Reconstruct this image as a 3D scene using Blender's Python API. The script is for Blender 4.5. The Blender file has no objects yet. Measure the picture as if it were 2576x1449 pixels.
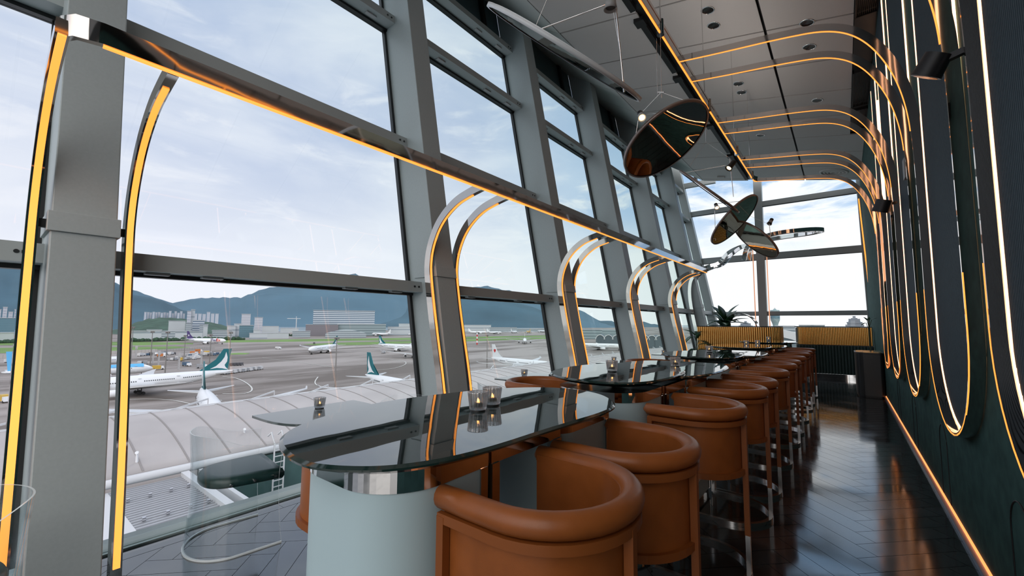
import bpy, bmesh, math, random
from mathutils import Vector, Matrix
random.seed(7)
PI = math.pi
S = bpy.context.scene
COL = S.collection

# ------------------------------------------------------------------ camera model (room axes: X right, Y along the room, Z up)
F, CX, CY, EYE = 1060.0, 1288.0, 724.5, 1.45
VPX, VPY, ROLL = 2124.0, 817.0, .005
AY = Vector((VPX-CX, VPY-CY, F)).normalized()
AZ = Vector((ROLL, -1, ((VPY-CY)-ROLL*(VPX-CX))/F)).normalized()
AX = AY.cross(AZ)
def ray(u, v):
    r = Vector((u-CX, v-CY, F)); return Vector((r.dot(AX), r.dot(AY), r.dot(AZ)))
def atz(u, v, z):
    r = ray(u, v); t = (z-EYE)/r.z; return Vector((r.x*t, r.y*t, z))
def atx(u, v, x):
    r = ray(u, v); t = x/r.x; return Vector((x, r.y*t, EYE+r.z*t))
def aty(u, v, y):
    r = ray(u, v); t = y/r.y; return Vector((r.x*t, y, EYE+r.z*t))
def atd(u, v, d):          # point at horizontal distance d
    r = ray(u, v); t = d/math.hypot(r.x, r.y); return Vector((r.x*t, r.y*t, EYE+r.z*t))

# ------------------------------------------------------------------ materials
MATS = {}
def inp(b, names, val):
    for n in names:
        if n in b.inputs:
            b.inputs[n].default_value = val; return
def mat(name, col, rough=.5, metal=0, ior=1.5, trans=0, emis=None, estr=0, noise=None, bump=None, sheen=0, coat=0, stripes=None):
    if name in MATS: return MATS[name]
    m = bpy.data.materials.new(name); m.use_nodes = True
    nt = m.node_tree; b = nt.nodes['Principled BSDF']
    c = (*col, 1)
    b.inputs['Base Color'].default_value = c
    b.inputs['Roughness'].default_value = rough
    b.inputs['Metallic'].default_value = metal
    b.inputs['IOR'].default_value = ior
    inp(b, ['Transmission Weight'], trans)
    inp(b, ['Sheen Weight'], sheen)
    inp(b, ['Coat Weight'], coat)
    if emis:
        b.inputs['Emission Color'].default_value = (*emis, 1); b.inputs['Emission Strength'].default_value = estr
    tc = None
    def coords():
        nonlocal tc
        if tc is None: tc = nt.nodes.new('ShaderNodeTexCoord')
        return tc.outputs['Object']
    if noise:                     # (scale, amount, rough amount)
        n = nt.nodes.new('ShaderNodeTexNoise'); n.inputs['Scale'].default_value = noise[0]; n.inputs['Detail'].default_value = 5
        nt.links.new(coords(), n.inputs['Vector'])
        mx = nt.nodes.new('ShaderNodeMix'); mx.data_type = 'RGBA'
        mx.inputs['A'].default_value = tuple(max(0, x*(1-noise[1])) for x in col)+(1,)
        mx.inputs['B'].default_value = tuple(min(1, x*(1+noise[1])) for x in col)+(1,)
        rp = nt.nodes.new('ShaderNodeMapRange'); rp.inputs['From Min'].default_value = .3; rp.inputs['From Max'].default_value = .7
        nt.links.new(n.outputs['Fac'], rp.inputs['Value']); nt.links.new(rp.outputs['Result'], mx.inputs['Factor'])
        nt.links.new(mx.outputs['Result'], b.inputs['Base Color'])
        if len(noise) > 2:
            r2 = nt.nodes.new('ShaderNodeMapRange'); r2.inputs['From Min'].default_value = .3; r2.inputs['From Max'].default_value = .7
            r2.inputs['To Min'].default_value = max(0, rough-noise[2]); r2.inputs['To Max'].default_value = rough+noise[2]
            nt.links.new(n.outputs['Fac'], r2.inputs['Value']); nt.links.new(r2.outputs['Result'], b.inputs['Roughness'])
    if bump:                      # (scale, strength[, distance])
        n = nt.nodes.new('ShaderNodeTexNoise'); n.inputs['Scale'].default_value = bump[0]; n.inputs['Detail'].default_value = 3
        nt.links.new(coords(), n.inputs['Vector'])
        bp = nt.nodes.new('ShaderNodeBump'); bp.inputs['Strength'].default_value = bump[1]; bp.inputs['Distance'].default_value = bump[2] if len(bump) > 2 else .01
        nt.links.new(n.outputs['Fac'], bp.inputs['Height']); nt.links.new(bp.outputs['Normal'], b.inputs['Normal'])
    if stripes:                   # (axis, scale, other colour, duty, second axis or None, scale2)
        ax, sc, c2, duty = stripes[:4]
        sp = nt.nodes.new('ShaderNodeSeparateXYZ'); nt.links.new(coords(), sp.inputs[0])
        def band(ax_, sc_, duty_):
            mu = nt.nodes.new('ShaderNodeMath'); mu.operation = 'MULTIPLY'; mu.inputs[1].default_value = sc_
            nt.links.new(sp.outputs[ax_], mu.inputs[0])
            fr = nt.nodes.new('ShaderNodeMath'); fr.operation = 'FRACT'; nt.links.new(mu.outputs[0], fr.inputs[0])
            gt = nt.nodes.new('ShaderNodeMath'); gt.operation = 'LESS_THAN'; gt.inputs[1].default_value = duty_
            nt.links.new(fr.outputs[0], gt.inputs[0]); return gt.outputs[0]
        f = band(ax, sc, duty)
        if len(stripes) > 4:
            g = band(stripes[4], stripes[5], stripes[6])
            mu = nt.nodes.new('ShaderNodeMath'); mu.operation = 'MULTIPLY'
            nt.links.new(f, mu.inputs[0]); nt.links.new(g, mu.inputs[1]); f = mu.outputs[0]
        mx = nt.nodes.new('ShaderNodeMix'); mx.data_type = 'RGBA'; mx.inputs['A'].default_value = c; mx.inputs['B'].default_value = (*c2, 1)
        nt.links.new(f, mx.inputs['Factor']); nt.links.new(mx.outputs['Result'], b.inputs['Base Color'])
    MATS[name] = m; return m

def glass_mat(name, tint, graze):
    m = bpy.data.materials.new(name); m.use_nodes = True; nt = m.node_tree; nt.nodes.clear()
    out = nt.nodes.new('ShaderNodeOutputMaterial')
    tr = nt.nodes.new('ShaderNodeBsdfTransparent'); gl = nt.nodes.new('ShaderNodeBsdfGlossy'); gl.inputs['Roughness'].default_value = 0.0
    gl.inputs['Color'].default_value = (1, 1, 1, 1)
    lf = nt.nodes.new('ShaderNodeLayerWeight'); lf.inputs['Blend'].default_value = .5      # Facing = 1-cos at .5
    pw_ = nt.nodes.new('ShaderNodeMath'); pw_.operation = 'POWER'; pw_.inputs[1].default_value = 5.0; nt.links.new(lf.outputs['Facing'], pw_.inputs[0])
    fr = nt.nodes.new('ShaderNodeMath'); fr.operation = 'MULTIPLY_ADD'; fr.inputs[1].default_value = .45; fr.inputs[2].default_value = .02; nt.links.new(pw_.outputs[0], fr.inputs[0])
    lw = nt.nodes.new('ShaderNodeLayerWeight'); lw.inputs['Blend'].default_value = .35
    mxc = nt.nodes.new('ShaderNodeMix'); mxc.data_type = 'RGBA'
    mxc.inputs['A'].default_value = (*tint, 1); mxc.inputs['B'].default_value = (*graze, 1)
    nt.links.new(lw.outputs['Facing'], mxc.inputs['Factor']); nt.links.new(mxc.outputs['Result'], tr.inputs['Color'])
    mx = nt.nodes.new('ShaderNodeMixShader')
    nt.links.new(fr.outputs[0], mx.inputs[0]); nt.links.new(tr.outputs[0], mx.inputs[1]); nt.links.new(gl.outputs[0], mx.inputs[2])
    nt.links.new(mx.outputs[0], out.inputs[0]); MATS[name] = m; return m

M_COL   = mat('painted_steel_grey', (.43, .475, .485), .42, noise=(60, .03))
M_TRAN  = mat('transom_grey', (.40, .43, .43), .4)
M_DARK  = mat('black_gasket', (.012, .013, .014), .4)
M_GLASS = glass_mat('window_glass', (.965, .965, .985), (.80, .91, .87))
M_GLASSE = glass_mat('end_glass', (.97, .985, .985), (.94, .97, .96))
M_CLERE = mat('clerestory_glass', (.09, .15, .175), .08, ior=1.5)
M_CEIL  = mat('ceiling_panel_paint', (.70, .67, .65), .6, noise=(150, .02))
M_BLACK = mat('matt_black', (.012, .012, .013), .45)
M_GRILLE = mat('black_grille', (.02, .02, .022), .4, stripes=(0, 45, (.002, .002, .002), .5))
M_CHR   = mat('polished_steel', (.78, .77, .76), .045, metal=1)
M_CHRB  = mat('brushed_steel', (.72, .71, .70), .20, metal=1)
M_COPGLOW  = mat('copper_line_glow', (.75, .36, .22), .25, metal=1, emis=(1, .42, .22), estr=.35)  # faint emission brightens copper that is no lamp
M_BRZ   = mat('bronze_mirror_steel', (.55, .50, .47), .05, metal=1, bump=(1.6, .04, .04))
M_LED   = mat('amber_led', (1, .5, .15), .4, emis=(1.0, .31, .042), estr=1.32)
M_LEDW  = mat('amber_led_wall', (1, .5, .15), .4, emis=(1.0, .50, .28), estr=3.0)
M_LEDF  = mat('amber_led_floor', (1, .5, .15), .4, emis=(1.0, .27, .08), estr=1.6)
M_TRIM  = mat('floor_trim_grey', (.32, .32, .36), .35)
M_SUEDE = mat('green_suede', (.050, .108, .099), .85, noise=(9, .22))
M_SUEDE.node_tree.nodes['Principled BSDF'].inputs['Specular IOR Level'].default_value = .15
M_RIB   = mat('ribbed_slate_fabric', (.050, .080, .100), .7, noise=(30, .08))
M_RIB.node_tree.nodes['Principled BSDF'].inputs['Specular IOR Level'].default_value = .25
M_LEA   = mat('tan_leather', (.31, .088, .018), .38, noise=(14, .10, .05), bump=(420, .12, .002))
M_LEAD  = mat('tan_leather_frame', (.27, .076, .015), .42)
M_GREEN = mat('dark_green_leather', (.012, .048, .046), .30, bump=(300, .1, .002))
M_TOP   = mat('dark_glass_top', (.030, .045, .045), .015, ior=2.3, noise=(2.5, .5), bump=(1.1, .05, .03))
M_TOPE  = mat('dark_glass_edge', (.012, .03, .026), .08, ior=1.7)
M_PED   = mat('frosted_blue_panel', (.50, .64, .68), .5)
M_SMOKE = mat('smoked_table_glass', (.10, .125, .13), .03, ior=1.9)
M_ACR   = glass_mat('clear_acrylic', (.985, .99, .99), (.80, .84, .85)); M_ACRE = mat('acrylic_edge_bright', (.80, .85, .87), .15, ior=1.6)  # edge faces made pale to paint the light caught in acrylic
M_CRYS  = None
M_WAX   = mat('candle_wax', (.75, .70, .62), .5)
M_FLAME = mat('candle_flame', (1, .6, .2), .4, emis=(1, .45, .12), estr=14)
M_BRASS = mat('brass_flutes', (.90, .52, .17), .18, metal=.9)
M_GFAB  = mat('green_channel_fabric', (.012, .038, .036), .55, sheen=.3)
M_CAB   = mat('charcoal_laminate', (.022, .024, .026), .38)
M_MIRR  = mat('tinted_mirror', (.70, .63, .50), .012, metal=1, bump=(1.4, .035, .03))
M_RIM   = mat('disc_rim_bronze', (.30, .235, .21), .35, metal=.6)
M_WHITE = mat('white_enamel', (.80, .82, .84), .35)
M_LAMPG = mat('lamp_grey', (.42, .42, .42), .4)
M_GLOW  = mat('warm_lens', (1, .8, .5), .4, emis=(1, .70, .36), estr=7)
M_LEAF  = mat('rubber_leaf', (.02, .075, .025), .32)
M_STEM  = mat('plant_stem', (.06, .07, .03), .6)
M_POT   = mat('planter_black', (.02, .02, .02), .5)
M_KERB  = mat('sill_grey', (.42, .50, .50), .5)

def crystal():
    m = bpy.data.materials.new('cut_crystal'); m.use_nodes = True; nt = m.node_tree; nt.nodes.clear()
    out = nt.nodes.new('ShaderNodeOutputMaterial'); tr = nt.nodes.new('ShaderNodeBsdfTransparent'); tr.inputs[0].default_value = (.99, .99, 1, 1)
    gl = nt.nodes.new('ShaderNodeBsdfGlass'); gl.inputs['Roughness'].default_value = .03; gl.inputs['IOR'].default_value = 1.35
    g2 = nt.nodes.new('ShaderNodeBsdfGlossy'); g2.inputs['Roughness'].default_value = .06
    a = nt.nodes.new('ShaderNodeMixShader'); a.inputs[0].default_value = .35; nt.links.new(tr.outputs[0], a.inputs[1]); nt.links.new(gl.outputs[0], a.inputs[2])
    b = nt.nodes.new('ShaderNodeMixShader'); b.inputs[0].default_value = .30; nt.links.new(a.outputs[0], b.inputs[1]); nt.links.new(g2.outputs[0], b.inputs[2])
    nt.links.new(b.outputs[0], out.inputs[0]); return m
M_CRYS = crystal()
M_UPFILL = mat('added_uplight_glow', (1, .9, .8), .4, emis=(1, .90, .82), estr=30)  # invented uplight, added to brighten the ceiling
# ------------------------------------------------------------------ mesh builder
class MB:
    def __init__(s): s.v = []; s.f = []; s.m = []; s.sm = []
    def add(s, vs, fs, mi=0, smooth=False):
        o = len(s.v); s.v += [tuple(v) for v in vs]
        for f in fs: s.f.append(tuple(i+o for i in f)); s.m.append(mi); s.sm.append(smooth)
        return s
    def box(s, a, b, mi=0):
        x0, y0, z0 = a; x1, y1, z1 = b
        return s.add([(x0,y0,z0),(x1,y0,z0),(x1,y1,z0),(x0,y1,z0),(x0,y0,z1),(x1,y0,z1),(x1,y1,z1),(x0,y1,z1)],
                     [(0,3,2,1),(4,5,6,7),(0,1,5,4),(1,2,6,5),(2,3,7,6),(3,0,4,7)], mi)
    def hexa(s, bot, top, mi=0):           # two quads with 4 points each
        return s.add(list(bot)+list(top), [(0,3,2,1),(4,5,6,7),(0,1,5,4),(1,2,6,5),(2,3,7,6),(3,0,4,7)], mi)
    def bar(s, p, q, w, h=None, up=(0,0,1), mi=0):
        p = Vector(p); q = Vector(q); h = h or w; t = (q-p).normalized(); u = Vector(up)
        if abs(t.dot(u)) > .98: u = Vector((0, 1, 0))
        a = t.cross(u).normalized()*w/2; b = t.cross(a).normalized()*h/2
        return s.hexa([p-a-b, p+a-b, p+a+b, p-a+b], [q-a-b, q+a-b, q+a+b, q-a+b], mi)
    def cyl(s, p, q, r0, r1=None, n=16, mi=0, caps=True, smooth=True):
        p = Vector(p); q = Vector(q); r1 = r0 if r1 is None else r1
        t = (q-p).normalized(); u = Vector((0,0,1)) if abs(t.z) < .9 else Vector((1,0,0))
        a = t.cross(u).normalized(); b = t.cross(a)
        vs = []
        for c, r in ((p, r0), (q, r1)):
            for i in range(n):
                w = 2*PI*i/n; vs.append(c+a*r*math.cos(w)+b*r*math.sin(w))
        s.add(vs, [(i, (i+1) % n, n+(i+1) % n, n+i) for i in range(n)], mi, smooth)
        if caps: s.add(vs, [tuple(range(n-1, -1, -1)), tuple(range(n, 2*n))], mi)
        return s
    def tube(s, pts, r, n=8, mi=0, closed=False, ry=None):
        pts = [Vector(p) for p in pts]; N = len(pts); vs = []; ry = ry or r
        for i, p in enumerate(pts):
            if closed: t = pts[(i+1) % N]-pts[i-1]
            else: t = pts[min(i+1, N-1)]-pts[max(i-1, 0)]
            t.normalize(); u = Vector((0,0,1)) if abs(t.z) < .95 else Vector((0,1,0))
            a = t.cross(u).normalized(); b = a.cross(t)
            rr = r[i] if isinstance(r, (list, tuple)) else r; r2 = rr if isinstance(r, (list, tuple)) else ry
            for k in range(n):
                w = 2*PI*k/n; vs.append(p+a*rr*math.cos(w)+b*r2*math.sin(w))
        fs = []
        for i in range(N if closed else N-1):
            j = (i+1) % N
            for k in range(n): fs.append((i*n+k, i*n+(k+1) % n, j*n+(k+1) % n, j*n+k))
        s.add(vs, fs, mi, True)
        if not closed: s.add(vs, [tuple(range(n-1, -1, -1)), tuple(range((N-1)*n, N*n))], mi)
        return s
    def ribbon(s, pts, ds, depth0, depth1, th, mi=0, off=0, closed=False, smooth=True):
        """rectangular section: pts + d*[depth0..depth1], thickness th across; ds = depth direction per point"""
        pts = [Vector(p) for p in pts]; N = len(pts); vs = []
        for i, p in enumerate(pts):
            t = (pts[(i+1) % N]-pts[i-1]) if closed else pts[min(i+1, N-1)]-pts[max(i-1, 0)]
            t.normalize(); d = Vector(ds[i]); d = (d-t*d.dot(t)).normalized(); b = t.cross(d)
            c = p+b*off
            vs += [c+d*depth0-b*th/2, c+d*depth0+b*th/2, c+d*depth1+b*th/2, c+d*depth1-b*th/2]
        for k in range(4):
            k2 = (k+1) % 4; fs = []
            for i in range(N if closed else N-1):
                j = (i+1) % N; fs.append((i*4+k, i*4+k2, j*4+k2, j*4+k))
            # separate vertices per side keep edges crisp while shading smooth along
            idx = sorted({q for f in fs for q in f}); mp = {q: n for n, q in enumerate(idx)}
            s.add([vs[q] for q in idx], [tuple(mp[q] for q in f) for f in fs], mi, smooth)
        if not closed: s.add([vs[i] for i in (0,1,2,3)]+vs[-4:], [(0,1,2,3), (7,6,5,4)], mi)
        return s
    def prism(s, poly, z0, z1, mi=0, mis=None, smooth=False):
        n = len(poly); vs = [(x, y, z0) for x, y in poly]+[(x, y, z1) for x, y in poly]
        s.add(vs, [tuple(range(n-1, -1, -1)), tuple(range(n, 2*n))], mi)
        s.add(vs, [(i, (i+1) % n, n+(i+1) % n, n+i) for i in range(n)], mi if mis is None else mis, smooth)
        return s
    def lathe(s, prof, c=(0,0,0), n=24, mi=0, flute=0, nfl=0, twist=0):
        vs = []
        for k, (r, z) in enumerate(prof):
            for i in range(n):
                w = 2*PI*i/n; rr = r*(1+flute*math.cos(nfl*w+twist*k))
                vs.append((c[0]+rr*math.cos(w), c[1]+rr*math.sin(w), c[2]+z))
        fs = [(k*n+i, k*n+(i+1) % n, (k+1)*n+(i+1) % n, (k+1)*n+i) for k in range(len(prof)-1) for i in range(n)]
        return s.add(vs, fs, mi, True)
    def build(s, name, mats, parent=None, bevel=0, fix=True):
        me = bpy.data.meshes.new(name); me.from_pydata(s.v, [], s.f)
        if not isinstance(mats, (list, tuple)): mats = [mats]
        for m in mats: me.materials.append(m)
        me.polygons.foreach_set('material_index', s.m); me.polygons.foreach_set('use_smooth', s.sm)
        if fix:
            bm = bmesh.new(); bm.from_mesh(me); bmesh.ops.recalc_face_normals(bm, faces=bm.faces[:]); bm.to_mesh(me); bm.free()
        me.update(); o = bpy.data.objects.new(name, me); COL.objects.link(o)
        if parent is not None: o.parent = parent
        if bevel:
            bv = o.modifiers.new('bevel', 'BEVEL'); bv.width = bevel; bv.segments = 2; bv.limit_method = 'ANGLE'; bv.angle_limit = math.radians(50)
        return o

def tag(o, label, cat, group=None, kind=None):
    o['label'] = label; o['category'] = cat
    if group: o['group'] = group
    if kind: o['kind'] = kind
    return o
def st(o, label=None):
    o['kind'] = 'structure'
    if label: o['label'] = label
    return o
def thing(name, label, cat, loc=(0,0,0), rz=0, group=None):
    o = bpy.data.objects.new(name, None); COL.objects.link(o); o.location = loc; o.rotation_euler = (0, 0, rz)
    o.empty_display_size = .1
    return tag(o, label, cat, group)
def copy_tree(o, parent=None):
    c = o.copy(); COL.objects.link(c); c.parent = parent
    for ch in list(o.children): copy_tree(ch, c)
    return c
def rrect(x0, x1, y0, y1, r, n=8):
    """rounded rectangle; r = radius or 4 radii (x0y0, x1y0, x1y1, x0y1)"""
    if not isinstance(r, (list, tuple)): r = [r]*4
    P = []
    for (cx, cy, a, q) in ((x0, y0, PI, r[0]), (x1, y0, 1.5*PI, r[1]), (x1, y1, 0, r[2]), (x0, y1, .5*PI, r[3])):
        sx = cx+q if cx == x0 else cx-q; sy = cy+q if cy == y0 else cy-q
        for i in range(n+1):
            w = a+PI/2*i/n; P.append((sx+q*math.cos(w), sy+q*math.sin(w)))
    return P
def smooth_poly(P, it=3):
    for _ in range(it):
        Q = []
        for i in range(len(P)):
            a, b = P[i], P[(i+1) % len(P)]
            Q += [(a[0]*.75+b[0]*.25, a[1]*.75+b[1]*.25), (a[0]*.25+b[0]*.75, a[1]*.25+b[1]*.75)]
        P = Q
    return P
def smooth_path(P, it=3):
    P = [Vector(p) for p in P]
    for _ in range(it):
        Q = [P[0]]
        for i in range(len(P)-1):
            a, b = P[i], P[i+1]
            if i > 0: Q.append(a*.75+b*.25)
            if i < len(P)-2: Q.append(a*.25+b*.75)
        Q.append(P[-1]); P = Q
    return P

# ================================================================== ROOM SHELL
YN, YE = -2.6, 17.0          # near and far ends of the room
XW = .593                    # right wall
def xg(z): return -3.70-.19*z        # glass plane
def xf(z): return -3.209-.185*z      # column front plane
def zc(x): return 6.0-.2*x           # ceiling plane

# floor: herringbone tiles laid as real plates over a dark bed, clipped to the room
def clip(poly, ax, lim, keep_less):
    out = []
    for i in range(len(poly)):
        a, b = poly[i], poly[(i+1) % len(poly)]
        ia = (a[ax] <= lim) == keep_less; ib = (b[ax] <= lim) == keep_less
        if ia: out.append(a)
        if ia != ib:
            t = (lim-a[ax])/(b[ax]-a[ax]); out.append((a[0]+(b[0]-a[0])*t, a[1]+(b[1]-a[1])*t))
    return out
fl = MB()
fl.box((-3.72, YN, -.12), (XW, YE, -.004), 0)
L, W, g = .60, .15, .0016
c45 = math.sqrt(.5)
def herring():
    for k in range(-150, 150):          # step along the diagonal
        for j in range(-24, 24):        # repeat across
            ox = k*W+j*2*L; oy = k*W
            yield (ox, oy, ox+L, oy+W)              # board one way
            yield (ox-W, oy, ox, oy+L)              # board the other way
U0 = (-1.6, 7.0)
for (a0, b0, a1, b1) in herring():
    q = [(a0+g, b0+g), (a1-g, b0+g), (a1-g, b1-g), (a0+g, b1-g)]
    P = [(U0[0]+(u-v)*c45, U0[1]+(u+v)*c45) for u, v in q]
    if all(p[0] > XW for p in P) or all(p[0] < -3.72 for p in P) or all(p[1] < YN for p in P) or all(p[1] > YE for p in P): continue
    for ax, lim, kl in ((0, XW-.03, True), (0, -3.52, False), (1, YN, False), (1, YE, True)):
        P = clip(P, ax, lim, kl)
        if len(P) < 3: break
    if len(P) < 3: continue
    n = len(P)
    fl.add([(x, y, 0) for x, y in P], [tuple(range(n))], 1)
# border plank along the window
for k in range(34):
    y0 = YN+k*.6; y1 = min(YE, y0+.598)
    fl.add([(-3.68, y0, 0), (-3.525, y0, 0), (-3.525, y1, 0), (-3.68, y1, 0)], [(0,1,2,3)], 1)
def floor_mat():
    m = bpy.data.materials.new('slate_tiles'); m.use_nodes = True; nt = m.node_tree; b = nt.nodes['Principled BSDF']
    tc = nt.nodes.new('ShaderNodeTexCoord')
    n = nt.nodes.new('ShaderNodeTexNoise'); n.inputs['Scale'].default_value = 3.0; n.inputs['Detail'].default_value = 8; n.inputs['Distortion'].default_value = 1.2
    nt.links.new(tc.outputs['Object'], n.inputs['Vector'])
    cr = nt.nodes.new('ShaderNodeValToRGB'); cr.color_ramp.elements[0].position = .35; cr.color_ramp.elements[0].color = (.020, .023, .026, 1)
    cr.color_ramp.elements[1].position = .75; cr.color_ramp.elements[1].color = (.055, .06, .066, 1)
    nt.links.new(n.outputs['Fac'], cr.inputs[0]); nt.links.new(cr.outputs[0], b.inputs['Base Color'])
    r = nt.nodes.new('ShaderNodeMapRange'); r.inputs['From Min'].default_value = .3; r.inputs['From Max'].default_value = .7; r.inputs['To Min'].default_value = .05; r.inputs['To Max'].default_value = .17
    n2 = nt.nodes.new('ShaderNodeTexNoise'); n2.inputs['Scale'].default_value = 1.7; n2.inputs['Detail'].default_value = 6
    nt.links.new(tc.outputs['Object'], n2.inputs['Vector']); nt.links.new(n2.outputs['Fac'], r.inputs['Value']); nt.links.new(r.outputs[0], b.inputs['Roughness'])
    b.inputs['IOR'].default_value = 2.45
    return m
st(fl.build('floor', [M_BLACK, floor_mat()], fix=False), 'dark slate herringbone tile floor')

# right wall
w = MB(); w.box((XW, -.9, -.1), (XW+.25, YE+.3, 6.2))
st(w.build('wall_right', M_SUEDE), 'wall clad in dark green suede')
w = MB(); w.box((-3.72, -9, -.12), (6.0, YN, -.001)); w.box((XW, YN, -.12), (6.0, -.9, -.001)); st(w.build('floor', mat('plain_slate', (.10, .105, .11), .3)))
nm = MB()
for x in (-4.6, -2.2, .2, 2.6): nm.box((x, -9.1, 0), (x+.2, -8.9, 7.0))
for z in (1.8, 3.6, 5.4): nm.box((-5, -9.1, z), (6, -8.9, z+.12))
st(nm.build('window_99', M_TRAN))  # window frame added behind the camera so daylight reaches the room
bb = MB(); bb.box((XW-.035, -.9, 0), (XW-.001, YE, .03)); st(bb.build('baseboard_right', M_TRIM))
ls = MB(); ls.box((XW-.012, -.9, .031), (XW-.001, 11.3, .042))
tag(ls.build('led_strip', M_LEDF), 'thin amber light strip glowing along the foot of the green wall', 'light strip')
# faint stitched capsule outlines in the suede below the loops
for i, yc in enumerate((3.02, 4.97, 6.8, 8.6)):
    pts = [(XW-.002, yc-.16, .05)]+[(XW-.002, yc-.16*math.cos(PI*k/12), .48+.16*math.sin(PI*k/12)) for k in range(13)]+[(XW-.002, yc+.16, .05)]
    m_ = MB(); m_.tube(pts, .0035, 6)
    o = m_.build('wall_seam', M_BLACK); st(o)

# ceiling panels, sloping down to the right, with dark joints
cb = MB()
cb.hexa([(-3.9, YN, zc(-3.9)+.06), (XW+.2, YN, zc(XW+.2)+.06), (XW+.2, 16.5, zc(XW+.2)+.06), (-3.9, 16.5, zc(-3.9)+.06)],
        [(-3.9, YN, zc(-3.9)+.2), (XW+.2, YN, zc(XW+.2)+.2), (XW+.2, 16.5, zc(XW+.2)+.2), (-3.9, 16.5, zc(-3.9)+.2)], 1)
seams = [YN]+[6.31+1.24*k for k in range(-7, 9)]+[16.5]
def cpanel(x0, x1, y0, y1):
    cb.hexa([(x0, y0, zc(x0)), (x1, y0, zc(x1)), (x1, y1, zc(x1)), (x0, y1, zc(x0))],
            [(x0, y0, zc(x0)+.03), (x1, y0, zc(x1)+.03), (x1, y1, zc(x1)+.03), (x0, y1, zc(x0)+.03)], 0)
for i in range(len(seams)-1):
    y0, y1 = seams[i]+.016, seams[i+1]-.016
    cpanel(-3.86, -2.42, y0, y1); cpanel(-2.16, -.80, y0, y1); cpanel(-.76, .32, y0, y1)
    if y0 > 12.3: cpanel(.32, .585, y0, y1)
st(cb.build('ceiling', [M_CEIL, M_BLACK]), 'sloping ceiling of pale square panels with black joints')
# soffit sloping up to the window head
so = MB(); 
for i in range(len(seams)-1):
    y0, y1 = seams[i]+.008, seams[i+1]-.008
    so.hexa([(-5.25, y0, 7.72), (-3.88, y0, 6.78), (-3.88, y1, 6.78), (-5.25, y1, 7.72)], [(-5.25, y0, 7.78), (-3.88, y0, 6.84), (-3.88, y1, 6.84), (-5.25, y1, 7.78)])
so.hexa([(-5.25, YN, 7.8), (-3.88, YN, 6.86), (-3.88, 16.5, 6.86), (-5.25, 16.5, 7.8)], [(-5.25, YN, 7.9), (-3.88, YN, 6.96), (-3.88, 16.5, 6.96), (-5.25, 16.5, 7.9)])
st(so.build('ceiling', mat('soffit_paint', (.66, .69, .66), .6)), 'sloping soffit over the tall windows')
# black slot with grilles
sl = MB(); sl.hexa([(-2.42, YN, zc(-2.42)+.04), (-2.16, YN, zc(-2.16)+.04), (-2.16, 16.5, zc(-2.16)+.04), (-2.42, 16.5, zc(-2.42)+.04)],
                   [(-2.42, YN, zc(-2.42)+.055), (-2.16, YN, zc(-2.16)+.055), (-2.16, 16.5, zc(-2.16)+.055), (-2.42, 16.5, zc(-2.42)+.055)])
st(sl.build('trim_1', M_GRILLE))
for k, (a, b) in enumerate(((4.6, 6.2), (6.5, 8.3), (8.55, 10.9), (11.2, 13.3), (13.6, 16.2))):
    q = MB(); q.box((-2.47, a, zc(-2.44)-.05), (-2.38, b, zc(-2.42)+.02)); q.box((-2.52, a-.06, zc(-2.44)-.06), (-2.36, a+.12, zc(-2.42)+.02))
    tag(q.build('air_slot', M_BLACK), 'black slot diffuser in the ceiling groove, %s counting away from the camera' % ('first','second','third','fourth','fifth')[k], 'air vent', 'slot diffusers along the ceiling groove')
vs_ = MB(); vs_.box((.33, YN, zc(.4)+.02), (.592, 12.3, zc(.4)+.06)); st(vs_.build('trim_2', M_CAB))
for k, (a, b) in enumerate(((5.6, 7.6), (9.3, 10.8), (11.0, 12.1))):
    v = thing('ceiling_vent', ['nearest black grille beside the top of the green wall', 'middle black grille beside the top of the green wall', 'farthest black grille beside the top of the green wall'][k], 'air vent', (.46, (a+b)/2, 5.9), 0, 'black grilles over the wall')
    q = MB(); h = (b-a)/2
    q.box((-.13, -h, -.03), (-.115, h, .03)); q.box((.115, -h, -.03), (.13, h, .03)); q.box((-.13, -h, -.03), (.13, -h+.02, .03)); q.box((-.13, h-.02, -.03), (.13, h, .03))
    q.build('vent_frame', M_BLACK, v)
    q = MB()
    for i in range(11): q.box((-.11+i*.021, -h+.02, -.015), (-.104+i*.021, h-.02, .01))
    q.build('louvre', M_CAB, v)

# ------------------------------------------------------------------ window wall
COLY = [(-2.42, -2.12), (.235, .52), (3.18, 3.46), (5.98, 6.27), (8.78, 9.07), (11.55, 11.84), (14.35, 14.64)]
ZT = 7.72
for k, (y0, y1) in enumerate(COLY):
    c = MB(); zb = -.1
    c.hexa([(xg(zb), y0, zb), (xf(zb), y0, zb), (xf(zb), y1, zb), (xg(zb), y1, zb)], [(xg(ZT), y0, ZT), (xf(7.3), y0, 7.3), (xf(7.3), y1, 7.3), (xg(ZT), y1, ZT)])
    o = st(c.build('column', M_COL, bevel=.006), 'raking grey steel window column')
    c = MB(); z0, z1 = 1.97, 2.09
    c.hexa([(xf(z0)-.38, y0-.015, z0), (xf(z0)+.015, y0-.015, z0), (xf(z0)+.015, y1+.015, z0), (xf(z0)-.38, y1+.015, z0)],
           [(xf(z1)-.38, y0-.015, z1), (xf(z1)+.015, y0-.015, z1), (xf(z1)+.015, y1+.015, z1), (xf(z1)-.38, y1+.015, z1)])
    c.build('collar', M_COL, o, bevel=.003)
gaps = [(COLY[i][1], COLY[i+1][0]) for i in range(len(COLY)-1)]+[(COLY[-1][1], YE)]
ZTR = [1.77, 3.59, 5.37, 6.55]       # bottoms of the glazing gaskets
nwin = 0
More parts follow.
